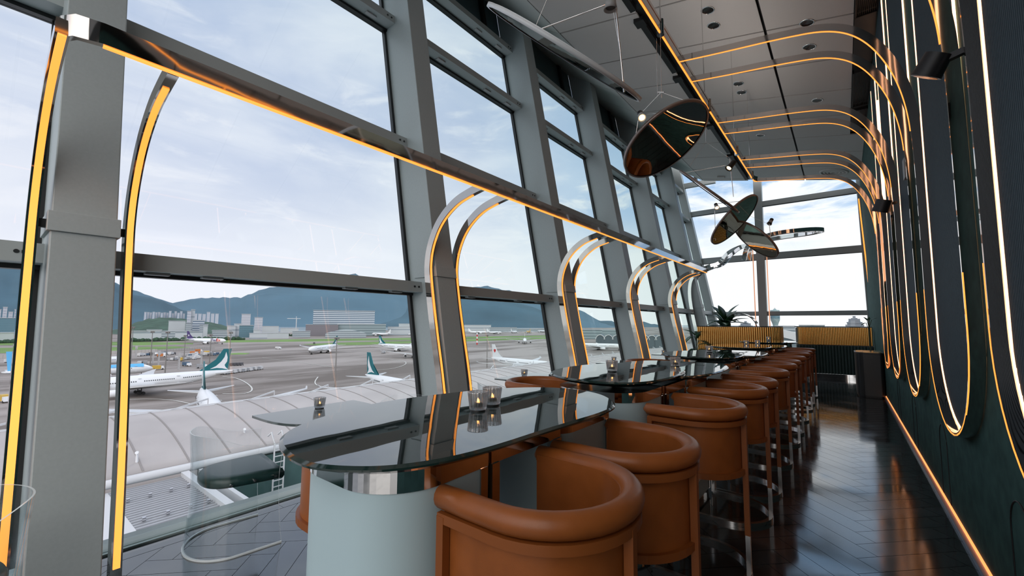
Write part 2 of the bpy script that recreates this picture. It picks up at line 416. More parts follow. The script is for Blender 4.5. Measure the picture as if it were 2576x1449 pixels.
for (y0, y1) in gaps:
    for j, z in enumerate(ZTR):
        t = MB()                       # boxed transom with a sloped recess and black gasket under it
        za, zb_ = z+.03, z+.15
        t.hexa([(xg(za)-.02, y0, za), (xg(za)+.23, y0, za), (xg(za)+.23, y1, za), (xg(za)-.02, y1, za)], [(xg(zb_)-.02, y0, zb_), (xg(zb_)+.23, y0, zb_), (xg(zb_)+.23, y1, zb_), (xg(zb_)-.02, y1, zb_)], 0)
        t.box((xg(z)-.03, y0, z), (xg(z)+.05, y1, z+.029), 1)
        for q in ((y0, y0+.035), (y1-.035, y1)):   # dark jamb gaskets beside the columns for this light
            zl = ([-.0]+ZTR)[j]+(.15 if j else .08)
            t.hexa([(xg(zl)-.02, q[0], zl), (xg(zl)+.03, q[0], zl), (xg(zl)+.03, q[1], zl), (xg(zl)-.02, q[1], zl)], [(xg(z)-.02, q[0], z), (xg(z)+.03, q[0], z), (xg(z)+.03, q[1], z), (xg(z)-.02, q[1], z)], 1 if q[0] > y0 else 0)
        for yy in (y0+.28, y0+.62, y1-.85, y1-.3):   # blind brackets
            t.box((xg(z)+.09, yy-.07, z+.012), (xg(z)+.15, yy+.07, z+.03), 2)
        for yy in (y1-.11, y1-.05): t.cyl((xg(z+.09)+.226, yy, z+.09), (xg(z+.09)+.236, yy, z+.09), .012, n=10, mi=1)
        nwin += 1
        o = st(t.build('window_%d' % nwin, [M_TRAN, M_DARK, M_LAMPG]))
        zl = ([.0]+ZTR)[j]+(.15 if j else .05)
        p = MB(); p.hexa([(xg(zl)-.012, y0, zl), (xg(zl), y0, zl), (xg(zl), y1, zl), (xg(zl)-.012, y1, zl)], [(xg(z)-.012, y0, z), (xg(z), y0, z), (xg(z), y1, z), (xg(z)-.012, y1, z)])
        p.build('pane', M_GLASS, o)
    # dark clerestory under the soffit
    z0, z1 = 6.72, 7.75
    nwin += 1
    t = MB(); t.hexa([(xg(z0)-.05, y0, z0), (xg(z0), y0, z0), (xg(z0), y1, z0), (xg(z0)-.05, y1, z0)], [(xg(z1)-.05, y0, z1), (xg(z1), y0, z1), (xg(z1), y1, z1), (xg(z1)-.05, y1, z1)], 0)
    for yy in (y0+.35, y1-.55): t.hexa([(xg(z0), yy, z0), (xg(z0)+.06, yy, z0), (xg(z0)+.06, yy+.09, z0), (xg(z0), yy+.09, z0)], [(xg(z1), yy, z1), (xg(z1)+.06, yy, z1), (xg(z1)+.06, yy+.09, z1), (xg(z1), yy+.09, z1)], 1)
    st(t.build('window_%d' % nwin, [M_CLERE, M_DARK]))
# sill band at the floor
t = MB(); t.hexa([(-3.78, YN, -.1), (-3.675, YN, -.1), (-3.675, YE, -.1), (-3.78, YE, -.1)], [(-3.80, YN, .05), (-3.69, YN, .015), (-3.69, YE, .015), (-3.80, YE, .05)])
t.box((-3.69, YN, -.1), (-3.66, YE, .012)); st(t.build('trim_3', M_KERB))
t = MB(); t.box((-3.86, YN, -.8), (-3.70, YE, -.1)); st(t.build('trim_4', M_KERB))

# end wall: glazed gable
def xge(z): return xg(z)
t = MB(); YA, YB = YE-.02, YE+.14
endT = [(1.77, 1.90), (3.72, 3.94), (5.62, 5.80)]
for a, b in endT: t.box((xg(a)+.05, YA, a), (.62, YB, b), 0)
t.box((-5.0, YA, 6.80), (-3.6, YB, 6.98), 0)
t.box((-2.34, YA-.03, 0), (-2.09, YB+.05, 6.9), 0)
t.hexa([(.60, YA-.1, 0), (.80, YA-.1, 0), (.80, YB, 0), (.60, YB, 0)], [(.50, YA-.1, 6.2), (.80, YA-.1, 6.2), (.80, YB, 6.2), (.50, YB, 6.2)], 0)
t.box((-3.8, YA, -.05), (.62, YB, .08), 0)
t.box((-4.35, YA, 6.98), (-4.25, YB, 8.3), 1)
for a, b in ((-5.3, -4.9),): t.hexa([(xg(0), YA-.1, 0), (xg(0)+.28, YA-.1, 0), (xg(0)+.28, YB, 0), (xg(0), YB, 0)], [(xg(7.7), YA-.1, 7.7), (xg(7.7)+.28, YA-.1, 7.7), (xg(7.7)+.28, YB, 7.7), (xg(7.7), YB, 7.7)], 0)
for a, b in endT: t.box((xg(a)+.05, YA-.004, a-.02), (.62, YA+.02, a), 1)
o = st(t.build('window_%d' % (nwin+1), [M_TRAN, M_DARK]), 'glazed end wall with grey transoms')
p = MB(); p.box((-3.8, YE+.05, .08), (.60, YE+.062, 6.9)); p.box((-5.2, YE+.05, 1.9), (-3.8, YE+.062, 7.9)); p.build('pane', M_GLASSE, o)

# ================================================================== LIGHT RAILS
# window-side rail with legs flanking each column
RX, RZ = -2.80, 2.80
PROF = smooth_path([(RX-.04, 0, RZ+.0), (RX-.20, 0, RZ-.03), (-3.22, 0, 2.71), (-3.45, 0, 2.54), (-3.58, 0, 2.30), (-3.615, 0, 2.08), (-3.59, 0, 1.90), (-3.52, 0, 1.5), (-3.35, 0, .75), (-3.265, 0, .10), (-3.25, 0, 0)], 3)
def leg_ribbon(y, mi=None):
    P = [Vector((p.x, y, p.z)) for p in PROF]; D = []
    for i in range(len(P)):
        tt = P[min(i+1, len(P)-1)]-P[max(i-1, 0)]; tt.normalize(); D.append(Vector((tt.z, 0, -tt.x)))   # pointing outwards (to window / up)
    return P, D
rail = thing('light_rail', 'long polished bronze light rail running level along the raking window columns', 'light rail', (0, 0, 0))
r_ = MB()
rp = [(RX-.42, .165, RZ-.05), (RX-.22, .165, RZ-.005), (RX-.10, .17, RZ), (RX-.03, .205, RZ), (RX, .30, RZ), (RX, .6, RZ)]+[(RX, .6+i*.7, RZ) for i in range(1, 16)]+[(RX, 11.9, RZ)]
rp = [Vector(q) for q in rp]
r_.ribbon(rp, [(0, 0, 1)]*3+[(-.07, 0, 1), (-.14, 0, 1)]+[(-.20, 0, 1)]*(len(rp)-5), 0, .115, .030)
r_.build('rail_body', M_BRZ, rail)
r_ = MB(); r_.ribbon(rp[4:], [(0, 0, 1)]*len(rp[4:]), -.010, 0, .022); r_.build('led_strip', M_LED, rail)
LEGY = [.165, .585]+[y for (a, b) in COLY[2:6] for y in (a-.06, b+.06)]
names = ['near', 'far']
CN = ['big column at the left edge', 'second column from the left', 'third column from the left', 'fourth column from the left', 'fifth column from the left']
for i, y in enumerate(LEGY):
    P, D = leg_ribbon(y)
    t = thing('light_arch', 'bronze light arch on the %s side of the %s' % (names[i % 2], CN[i//2]), 'light arch', (0, 0, 0), 0, 'light arches flanking the window columns')
    a = MB(); a.ribbon(P, D, 0.0, .085, .05); a.build('arch_body', M_BRZ if i > 1 else M_BRZ, t)
    a = MB(); n0 = 3 if i else 0; a.ribbon(P[n0:-2], D[n0:-2], -.008, .004, .030 if i < 2 else .018); a.build('led_strip', M_LED, t)
    a = MB(); z = 2.02; a.bar((-3.66, y, z), (-3.66, y+(.09 if i % 2 == 0 else -.09), z), .03, .05); a.build('bracket', M_DARK, t)

# ceiling rail and loops on the green wall
CXR, CZR = -1.34, 4.42
rail2 = thing('light_rail', 'bronze light rail hung under the black ceiling groove', 'light rail')
q = MB(); pts = [(CXR, y, CZR) for y in (-.5, 1, 2.5, 4, 5.5, 7, 8.5, 9.7)]+[(CXR+.01, 9.80, CZR), (CXR+.05, 9.85, CZR-.01)]
q.ribbon(pts, [(0, 0, 1)]*len(pts), 0, .10, .03); q.build('rail_body', M_BRZ, rail2)
q = MB(); q.ribbon(pts, [(0, 0, 1)]*len(pts), -.010, 0, .015); q.build('led_strip', M_LED, rail2)
q = MB()
for y in (4.15, 5.9, 7.9, 9.45): q = MB(); q.cyl((CXR, y, CZR+.08), (CXR, y, zc(CXR)-.02), .006, n=8); q.build('hanger', M_CHR, rail2)
q = MB()
for y in (4.15, 6.1, 8.05, 9.6):
    q = MB(); q.cyl((CXR, y, CZR-.02), (CXR, y, CZR+.14), .035, n=20); q.build('canopy_cup', M_CHR, rail2)
q = MB(); q.box((CXR-.013, -.5, CZR+.101), (CXR+.013, 9.6, CZR+.108)); q.build('added_uplight_strip', M_UPFILL, rail2)  # added strip on the rail top, throws light at the ceiling
q = MB(); q.box((CXR-.019, -.5, CZR+.09), (CXR-.015, 9.7, CZR+.128)); q.box((CXR+.015, -.5, CZR+.09), (CXR+.019, 9.7, CZR+.128)); q.build('added_uplight_lip', M_BRZ, rail2)  # lips added to hide the uplight strip from below

ARC = smooth_path([(CXR, 0, CZR), (-.9, 0, 4.35), (-.35, 0, 4.275), (0.02, 0, 4.20), (.25, 0, 4.02), (.42, 0, 3.68), (.505, 0, 3.30), (.523, 0, 2.9), (.523, 0, 2.2)], 3)
def arc_pts(y):
    P = [Vector((p.x, y, p.z)) for p in ARC]; D = []
    for i in range(len(P)):
        tt = P[min(i+1, len(P)-1)]-P[max(i-1, 0)]; tt.normalize(); D.append(Vector((-tt.z, 0, tt.x)))
    return P, D
LOOPS = [(1.40, 2.88), (3.35, 4.75), (5.25, 6.60), (7.05, 8.39), (8.87, 9.85)]
LN = ['nearest', 'second', 'third', 'fourth', 'farthest']
for i, (ya, yb) in enumerate(LOOPS):
    P1, D1 = arc_pts(ya); P2, D2 = arc_pts(yb); r = (yb-ya)/2; zc_ = .74+.70
    ymid = (ya+yb)/2
    P = P1+[Vector((.523, ya, zc_+.3))]+[Vector((.523, ymid-r*math.cos(PI*k/24), zc_-.70*math.sin(PI*k/24))) for k in range(25)]+[Vector((.523, yb, zc_+.3))]+P2[::-1]
    D = D1+[Vector((1, 0, 0))]*27+D2[::-1]
    t = thing('light_loop', '%s U-shaped bronze light loop falling from the ceiling rail down the green wall' % LN[i].capitalize(), 'light loop', (0, 0, 0), 0, 'light loops on the green wall')
    b = MB(); b.ribbon(P, D, 0.0, .066, .022); b.build('loop_band', M_BRZ, t)
    b = MB(); n1 = len(P1); b.ribbon(P[:n1-8], D[:n1-8], -.006, 0, .010); b.build('led_strip', M_LED, t)
    b = MB(); b.ribbon(P[-n1+8:], D[-n1+8:], -.006, 0, .010); b.build('led_strip', M_LED, t)
    # LED line at the foot of the band, on the inside of the loop (centre line moved in)
    zz = [3.5, 3.0, 2.4, 1.8, 1.5]
    Q = [Vector((.577, ya+.02, z)) for z in [5.7, 4.6]+zz]+[Vector((.577, ymid-(r-.02)*math.cos(PI*k/24), zc_-.68*math.sin(PI*k/24))) for k in range(25)]+[Vector((.577, yb-.02, z)) for z in zz[::-1]+[4.6, 5.7]]
    b = MB(); b.ribbon(Q, [Vector((1, 0, 0))]*len(Q), 0, .012, .013); b.build('wall_led', M_LEDW, t)
    b = MB(); Q = [Vector((.521, q.y+(-.012 if q.y < ymid else .012), q.z)) for q in P[n1:-n1]]
    b.ribbon(Q, [Vector((1, 0, 0))]*len(Q), 0, .006, .006); b.build('edge_led', M_LED, t)
    # ribbed infill fixed to the wall inside the loop
    f_ = MB(); n = max(2, int((yb-ya-.06)/.022)); 
    for k in range(n):
        y0 = ya+.03+k*(yb-ya-.06)/n; y1 = y0+(yb-ya-.06)/n*.72; yc = (y0+y1)/2
        cz = zc_-math.sqrt(max(0, (r-.02)**2-(yc-ymid)**2))*.68/(r-.02)
        f_.box((.582, y0, cz), (.592, y1, 5.82))
    f_.build('ribbed_infill', M_RIB, t)
# narrow capsule of light high on the far wall
for (yc, z0, z1, lab) in ((8.63, 3.9, 5.0, 'small amber capsule outline high on the green wall between two light loops'),):
    Q = [Vector((.574, yc-.07, 2.2)), Vector((.574, yc-.07, z1-.1))]+[Vector((.574, yc-.07*math.cos(PI*k/10), z1-.1+.1*math.sin(PI*k/10))) for k in range(11)]+[Vector((.574, yc+.07, z1-.1)), Vector((.574, yc+.07, 2.2))]
    b = MB(); b.ribbon(Q, [(1, 0, 0)]*len(Q), 0, .02, .012); tag(b.build('light_outline', M_LEDW), lab, 'light loop')
# S-curved double ring of light by the far window
t = thing('light_ring', 'floating polished steel ring light looping out from the far window column', 'light ring')
base = [(-3.62, 14.30, .9), (-3.80, 14.30, 1.9), (-3.86, 14.30, 2.5), (-3.78, 14.30, 2.95), (-3.4, 14.32, 3.22), (-2.95, 14.4, 3.30), (-2.75, 14.4, 3.62), (-2.3, 14.3, 3.78), (-1.4, 14.1, 3.86), (-.55, 13.9, 3.86), (-.22, 13.5, 3.86), (-.6, 13.1, 3.86), (-1.4, 12.9, 3.82), (-1.95, 12.85, 3.62), (-2.05, 12.95, 3.2)]
for dz, sc in ((0, 1), (.0, .84)):
    cxm, cym = -1.4, 13.5
    P = smooth_path([(x if k < 6 else cxm+(x-cxm)*sc, (y+(.43 if sc < 1 else -.04)) if k < 6 else cym+(y-cym)*sc*.9, z) for k, (x, y, z) in enumerate(base)], 3)
    b = MB(); b.ribbon(P, [(0, 0, 1)]*len(P) if False else [Vector((0, 0, 1)) if 30 < k < len(P)-8 else Vector((-1, 0, .25)) for k in range(len(P))], 0, .10, .03); b.build('ring_band', M_CHR, t)
for k, x in enumerate((-2.42, -2.0)):   # copper lines flanking the end mullion, glow added to plain metal
    b = MB(); b.box((x-.014, 16.8, .3), (x+.014, 16.83, 4.2)); b.build('copper_tube', M_COPGLOW, t)
for k, x in enumerate((.40,)):
    b = MB(); b.bar(aty(2160, 500, 15.9), aty(2199, 830, 15.9), .03); tag(b.build('light_bar', M_LED), 'amber light bar leaning beside the right end of the far window', 'light bar')

# ================================================================== TABLES
TB = [(-1.0, 3.329), (-.87, 3.65), (-.842, 4.042), (-.872, 4.509), (-1.02, 4.72), (-1.237, 4.74), (-1.60, 4.72), (-1.80, 4.50), (-1.86, 4.0), (-1.86, 3.4), (-1.5, 3.2), (-1.15, 3.2)]
TA = [(-1.85, 2.807), (-1.632, 2.594), (-1.297, 2.530), (-1.068, 2.63), (-.985, 2.95), (-.99, 3.329), (-1.055, 3.74), (-1.25, 3.93), (-1.584, 3.95), (-1.874, 3.70), (-1.94, 3.2)]
T1 = [(-1.483, .640), (-1.256, .600), (-1.131, .640), (-1.0, .745), (-.915, .97), (-.900, 1.429), (-.870, 1.86), (-.94, 2.08), (-1.156, 2.29), (-1.45, 2.31), (-1.70, 2.056), (-1.82, 1.679), (-1.88, 1.281), (-1.79, .964), (-1.66, .74)]
def inset(P, d):
    cx = sum(p[0] for p in P)/len(P); cy = sum(p[1] for p in P)/len(P)
    out = []
    for x, y in P:
        l = math.hypot(x-cx, y-cy); out.append((cx+(x-cx)*(l-d)/l, cy+(y-cy)*(l-d)/l))
    return out
def top_part(P, z, name, parent, oy):
    P = smooth_poly([(x, y-oy) for x, y in P], 3); m_ = MB(); n = len(P)
    Pi = inset(P, .012); Pb = inset(P, .05)
    vs = [(x, y, z) for x, y in Pi]+[(x, y, z-.008) for x, y in P]+[(x, y, z-.014) for x, y in P]+[(x, y, z-.034) for x, y in Pb]
    m_.add(vs, [tuple(range(n))], 0)
    for k in range(3): m_.add(vs, [(k*n+i, k*n+(i+1) % n, (k+1)*n+(i+1) % n, (k+1)*n+i) for i in range(n)], 1, True)
    m_.add(vs, [tuple(range(4*n-1, 3*n-1, -1))], 1)
    return m_.build(name, [M_TOP, M_TOPE], parent)
def pedestal(y0, y1, x0, x1, parent, oy, near_round=.16):
    P = rrect(x0, x1, y0-oy, y1-oy, [near_round, near_round, .03, .03], 16)
    m_ = MB(); m_.prism(P, .05, .955, smooth=True); o = m_.build('pedestal', M_PED, parent)
    m_ = MB(); m_.prism(inset(P, .012), 0, .05); m_.build('plinth', M_CHR, o)
    m_ = MB(); m_.prism(inset(P, -.004), .955, 1.016); m_.build('apron', M_CHR, o)
    m_ = MB()
    m_.box((x1-.05, y1-oy-.06, .05), (x1+.006, y1-oy-.025, .955))
    m_.build('reveal', M_BRZ, o)
t = thing('bar_table', 'high bar table nearest the lower left with a single long rounded dark glass top', 'table', (0, 1.45, 0), 0, 'high bar tables')
top_part(T1, 1.05, 'tabletop', t, 1.45)
pedestal(.72, 1.16, -1.56, -1.0, t, 1.45, .2); pedestal(1.62, 2.12, -1.56, -1.0, t, 1.45, .12)
def rails(parent, oy, y0, y1):
    for a_ in ((-1.03, -1.0), (-1.53, -1.50)):
        m_ = MB(); m_.box((a_[0], y0-oy, .955), (a_[1], y1-oy, 1.016)); m_.build('apron_rail', M_BRZ, parent)
    for a_ in ((y1-.05, y1), (y0, y0+.04)):
        m_ = MB(); m_.box((-1.035, a_[0]-oy, 0), (-.995, a_[1]-oy, .955)); m_.build('post', M_BRZ, parent)
rails(t, 1.45, 1.16, 1.62)
second = thing('bar_table', 'second high bar table, two overlapping dark glass lobes', 'table', (0, 3.6, 0), 0, 'high bar tables')
top_part(TB, 1.05, 'tabletop', second, 3.6); top_part(TA, 1.072, 'tabletop', second, 3.6)
pedestal(2.50, 3.02, -1.64, -1.02, second, 3.6, .22); pedestal(3.47, 4.05, -1.6, -.98, second, 3.6, .1)
rails(second, 3.6, 3.02, 3.47)
for k, lab in enumerate(('third high bar table with two overlapping dark glass lobes', 'fourth high bar table reflecting the fluted brass booth', 'farthest high bar table before the left booth')):
    c = copy_tree(second); c.location = (0, 3.6+2.57*(k+1), 0); c['label'] = lab

# ------------------------------------------------------------------ tan bar stools (local: rear at +X, floor origin at centre)
def upath(xf_, yh, rear, n=14, close=False):
    """U shape from front near end round the back to the front far end"""
    cx = rear-yh*.95; P = [(xf_, -yh), (xf_*.5+cx*.5, -yh)]
    P += [(cx+(rear-cx)*math.cos(-PI/2+PI*k/n), yh*math.sin(-PI/2+PI*k/n)) for k in range(n+1)]
    P += [(xf_*.5+cx*.5, yh), (xf_, yh)]
    return P
def make_stool():
    t = thing('bar_stool', '', 'bar stool', (0, 0, 0), 0, 'tan leather bar stools')
    rim = [(x, y, .930) for x, y in upath(-.225, .262, .235, 20)]
    m_ = MB(); R = [.02]+[.037]*(len(rim)-2)+[.02]
    pts = [Vector(p) for p in rim]; pts = [pts[0]+Vector((-.02, 0, -.012)), pts[0]+Vector((-.008, 0, 0))]+pts[1:-1]+[pts[-1]+Vector((-.008, 0, 0)), pts[-1]+Vector((-.02, 0, -.012))]
    m_.tube(pts, [.018, .034]+[.036]*(len(pts)-4)+[.034, .018], 14); m_.build('arm_rim', M_LEA, t)
    def wall_(off, z0, z1, th, name, mt, xo=-.225):
        P = upath(xo, .262+off, .235+off, 20); mm = MB()
        mm.ribbon([(x, y, z0) for x, y in P], [(0, 0, 1)]*len(P), 0, z1-z0, th); return mm.build(name, mt, t)
    wall_(-.020, .60, .938, .034, 'backrest', M_LEA)
    wall_(.018, .866, .894, .018, 'top_band', M_LEAD)
    P = upath(-.235, .262+.012, .235+.014, 20); mm = MB(); mm.prism(P, .575, .605); mm.build('seat_frame', M_LEAD, t, bevel=.006)
    P = upath(-.215, .24, .205, 20); mm = MB(); mm.prism(P, .606, .68); mm.build('seat', M_LEA, t, bevel=.02)
    for (x, y) in ((-.212, -.276), (-.212, .276), (.248, 0)):
        mm = MB(); mm.box((x-.014, y-.014, .23), (x+.014, y+.014, .885)); l = mm.build('leg', M_LEAD, t)
        mm = MB(); mm.box((x-.0125, y-.0125, 0.012), (x+.0125, y+.0125, .23)); mm.build('leg_tip', M_CHRB, l)
    P = upath(-.212, .276, .248, 24); mm = MB(); mm.ribbon([(x, y, .0) for x, y in P], [(0, 0, 1)]*len(P), .0, .026, .028); mm.build('base_ring', M_CHRB, t)
    mm = MB(); mm.bar((-.212, -.262, .24), (-.212, .262, .24), .022); mm.build('footrest', M_CHRB, t)
    return t
SY = [1.17, 1.80, 2.86, 3.77, 4.37, 5.34, 6.30, 6.93, 7.85, 8.87, 9.52, 10.55]
ORD = ['frontmost', 'second', 'third', 'fourth', 'fifth', 'sixth', 'seventh', 'eighth', 'ninth', 'tenth', 'eleventh', 'twelfth']
stool = make_stool()
for i, y in enumerate(SY):
    s_ = stool if i == 0 else copy_tree(stool)
    s_.location = (-.745, y, 0); s_.rotation_euler = (0, 0, random.uniform(-.03, .03) if i > 3 else 0)
    s_['label'] = ('tan leather tub bar stool on the aisle side, frontmost and largest, showing its framed back' if i == 0 else
                   'tan leather tub bar stool, %s along the aisle side of the tables' % ORD[i] if i < 11 else 'tan leather tub bar stool last in the aisle row, before the green booth')
for i, (y, lab) in enumerate(((1.25, 'tan bar stool half hidden behind the pedestal of the nearest table, window side'), (3.04, 'tan bar stool on the window side of the second table'), (5.6, 'tan bar stool on the window side of the third table'))):
    s_ = copy_tree(stool); s_.location = (-1.86 if i == 0 else -2.11, y if i else 1.19, 0); s_.rotation_euler = (0, 0, PI); s_['label'] = lab

# ------------------------------------------------------------------ window-side low tables and acrylic chairs
def low_table(y0, lab):
    t = thing('low_table', lab, 'table', (-3.3, y0+.42, 0), 0, 'smoked glass tables by the window')
    P = [(-.25, -.42), (.05, -.42), (.28, -.36), (.42, -.2), (.47, 0), (.42, .2), (.28, .36), (.05, .42), (-.25, .42)]
    Q = smooth_path([(x, y, 0) for x, y in P], 2); m_ = MB(); m_.prism([(p.x, p.y) for p in Q], .728, .745); m_.build('tabletop', M_SMOKE, t, bevel=.003)
    m_ = MB(); m_.cyl((.1, 0, .02), (.1, 0, .728), .03, n=16); m_.build('column_leg', M_BLACK, t)
    m_ = MB(); m_.cyl((.1, 0, 0), (.1, 0, .02), .2, n=32); m_.build('base', M_BLACK, t)
    return t
low_table(1.345, 'low smoked glass table in the window bay nearest the camera')
low_table(4.16, 'low smoked glass table in the second window bay'); low_table(6.96, 'low smoked glass table in the third window bay'); low_table(9.75, 'low smoked glass table in the fourth window bay')
def acrylic(loc, rz, lab):
    t = thing('acrylic_chair', lab, 'chair', loc, rz, 'clear acrylic chairs by the window')
    # back at -Y, opening towards +Y; hull from the floor to the back rim, arms swooping down
    n = 40; pts = []
    for k in range(n+1):
        a = PI+PI*k/n; pts.append((.275*math.cos(a), -.0+.235*math.sin(a)))
    pts = [(-.275, .25), (-.275, .12)]+pts+[(.275, .12), (.275, .25)]
    N = len(pts); th = .007; vs = []; fs = []; fe = []
    rows = [0, .12, .3, .42, .52, 1.0]
    def topz(x, y):
        f = min(1, max(0, (-y+.10)/.30)); return .645+.09*(f*f*(3-2*f))
    for i, (x, y) in enumerate(pts):
        d = Vector((x, min(y, 0), 0)); d.normalize()
        for r in rows:
            z = r if r < .5 else (.45+(topz(x, y)-.45)*((r-.52)/.48) if r >= .52 else r)
            pinch = 1-.10*math.sin(PI*min(1, z/.75))
            for s_ in (1, -1): vs.append((x*pinch+d.x*th/2*s_, y*pinch+d.y*th/2*s_-.0, z))
    R = len(rows)
    for i in range(N-1):
        for j in range(R-1):
            a = (i*R+j)*2; b = ((i+1)*R+j)*2; c = ((i+1)*R+j+1)*2; d = (i*R+j+1)*2
            fs += [(a, b, c, d), (a+1, d+1, c+1, b+1)]
        a = (i*R+R-1)*2; b = ((i+1)*R+R-1)*2; fe.append((a, b, b+1, a+1))
        a = (i*R)*2; b = ((i+1)*R)*2; fe.append((a, a+1, b+1, b))
    for i in (0, N-1):
        for j in range(R-1):
            a = (i*R+j)*2; d = (i*R+j+1)*2; fe.append((a, d, d+1, a+1))
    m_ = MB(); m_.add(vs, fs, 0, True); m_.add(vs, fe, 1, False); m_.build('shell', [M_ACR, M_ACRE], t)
    m_ = MB(); m_.ribbon([(x, y, 0) for x, y in pts], [(0, 0, 1)]*N, 0, .009, .012); m_.build('bright_base_edge', M_ACRE, t)  # pale strip added as the bright lower edge
    m_ = MB(); P = smooth_path([(.24, .26, 0), (.235, 0, 0), (.18, -.14, 0), (0, -.195, 0), (-.18, -.14, 0), (-.235, 0, 0), (-.24, .26, 0)], 3)
    Q = [(p.x, p.y) for p in P]; n_ = len(Q); vs = []
    for z, d_ in ((.398, .03), (.404, .008), (.418, .0), (.44, .0), (.456, .008), (.465, .025), (.468, .07)): vs += [(x, y, z) for x, y in inset(Q, d_)]
    m_.add(vs, [(k*n_+i, k*n_+(i+1) % n_, (k+1)*n_+(i+1) % n_, (k+1)*n_+i) for k in range(6) for i in range(n_)]+[tuple(range(6*n_, 7*n_)), tuple(range(n_-1, -1, -1))], 0, True)
    m_.build('seat', M_GREEN, t)
    for s_ in (-1, 1):
        for y in (-.05, .08, .2):
            m_ = MB(); m_.cyl((s_*.236, y, .43), (s_*.262, y, .43), .009, n=12); m_.build('stud', M_CHR, t)
    return t
acrylic((-3.30, 1.14, 0), -.12, 'clear acrylic chair with dark green seat in the middle of the first window bay')
acrylic((-3.36, 2.55, 0), PI+.1, 'clear acrylic chair behind the nearest low table')
acrylic((-2.74, -.03, 0), PI+.25, 'clear acrylic chair cut off by the lower left edge')
acrylic((-3.30, 3.95, 0), 0, 'clear acrylic chair beyond the second column')

# ------------------------------------------------------------------ candle holders
def candle():
    t = thing('candle_holder', '', 'candle holder', (0, 0, 0), 0, 'cut glass candle holders')
    m_ = MB(); m_.lathe([(.001, .006), (.030, .006), (.036, .010), (.044, .078), (.0445, .083), (.040, .083), (.033, .020), (.001, .018)], n=72, flute=.045, nfl=18, twist=.5); m_.build('tumbler', M_CRYS, t)
    m_ = MB(); m_.cyl((0, 0, 0.0005), (0, 0, .006), .033, n=24); m_.build('base_pad', M_BLACK, t)
    m_ = MB(); m_.cyl((0, 0, .021), (0, 0, .038), .019, n=20); c = m_.build('candle', M_WAX, t)
    m_ = MB(); m_.lathe([(.0005, .039), (.0035, .042), (.0025, .050), (.0003, .056)], n=10); m_.build('flame', M_FLAME, t)
    return t
ch = candle()
CA = [((-1.335, 1.45), 1.05, 'left of the two candle tumblers on the nearest bar table'), ((-1.37, 1.59), 1.05, 'right of the two candle tumblers on the nearest bar table'),
      ((-1.46, 3.14), 1.072, 'candle tumbler on the near lobe of the second bar table'), ((-1.27, 4.11), 1.05, 'candle tumbler on the far lobe of the second bar table'),
      ((-1.44, 6.12), 1.072, 'candle tumbler on the third bar table'), ((-1.50, 9.2), 1.05, 'candle tumbler on the fourth bar table, left one'), ((-1.36, 9.55), 1.05, 'candle tumbler on the fourth bar table, right one'),
      ((-1.42, 11.6), 1.072, 'candle tumbler on the farthest bar table'), ((-3.42, 1.80), .745, 'candle tumbler on the nearest low window table'), ((-3.40, 4.60), .745, 'candle tumbler on the low table of the second bay'), ((-3.40, 7.4), .745, 'candle tumbler on the low table of the third bay'), ((-3.40, 10.15), .745, 'candle tumbler on the low table of the fourth bay')]
for i, ((x, y), z, lab) in enumerate(CA):
    c = ch if i == 0 else copy_tree(ch); c.location = (x, y, z); c.rotation_euler = (0, 0, i*.7); c['label'] = lab; c.scale = (1.05,)*3
#@@PART2@@
# ================================================================== HANGING MIRROR DISCS AND SPOTS
def cam_dir(dx, dy, dz):      # a direction written in the camera's right/down/forward axes -> room axes
    d = Vector((dx, dy, dz)); return Vector((d.dot(AX), d.dot(AY), d.dot(AZ))).normalized()
def disc(c, n, r, lab, rimmat=None):
    t = thing('mirror_disc', lab, 'mirror', c, 0, 'tilted round mirrors hanging from the ceiling')
    n = Vector(n).normalized(); q = n.to_track_quat('Z', 'Y'); t.rotation_mode = 'QUATERNION'; t.rotation_quaternion = q
    m_ = MB(); m_.cyl((0, 0, -.012), (0, 0, .0), r-.006, n=96, smooth=False); m_.build('mirror_face', M_MIRR, t)
    m_ = MB(); m_.lathe([(r-.008, .006), (r+.012, .006), (r+.012, -.022), (r-.2, -.022)], n=96); m_.build('disc_rim', rimmat or M_RIM, t)
    m_ = MB(); m_.cyl((0, 0, -.030), (0, 0, -.0225), r-.03, n=64); m_.build('disc_back', M_WHITE, t)
    return t
def wire(p, q, r=.0025): return (p, q, r)
def hanger(pts, lab):
    m_ = MB()
    for p, q, r in pts: m_.cyl(p, q, r, n=6)
    return tag(m_.build('suspension_wire', M_CHR), lab, 'wire', 'thin wires and rods holding the mirrors and lamps')
def lamp(c, aim, r, lab, lit=True, body=None, arm=None):
    t = thing('spotlight', lab, 'spotlight', c, 0, 'small spotlights over the tables')
    q = Vector(aim).normalized().to_track_quat('-Z', 'Y'); t.rotation_mode = 'QUATERNION'; t.rotation_quaternion = q
    m_ = MB(); m_.lathe([(r*.7, r*.9), (r*.8, .0), (r, -r*.7), (r*.92, -r*.7), (r*.7, -r*.3)], n=28); m_.cyl((0, 0, r*.3), (0, 0, r*.9), r*.7, n=24); m_.build('lamp_body', body or M_LAMPG, t)
    m_ = MB(); m_.cyl((0, 0, r*.9), (0, 0, r*2.0), r*.72, n=24); m_.build('heat_sink', M_BLACK, t)
    m_ = MB(); m_.cyl((0, 0, -r*.45), (0, 0, -r*.40), r*.62, n=24); m_.build('lens', M_GLOW if lit else M_BLACK, t)
    return t
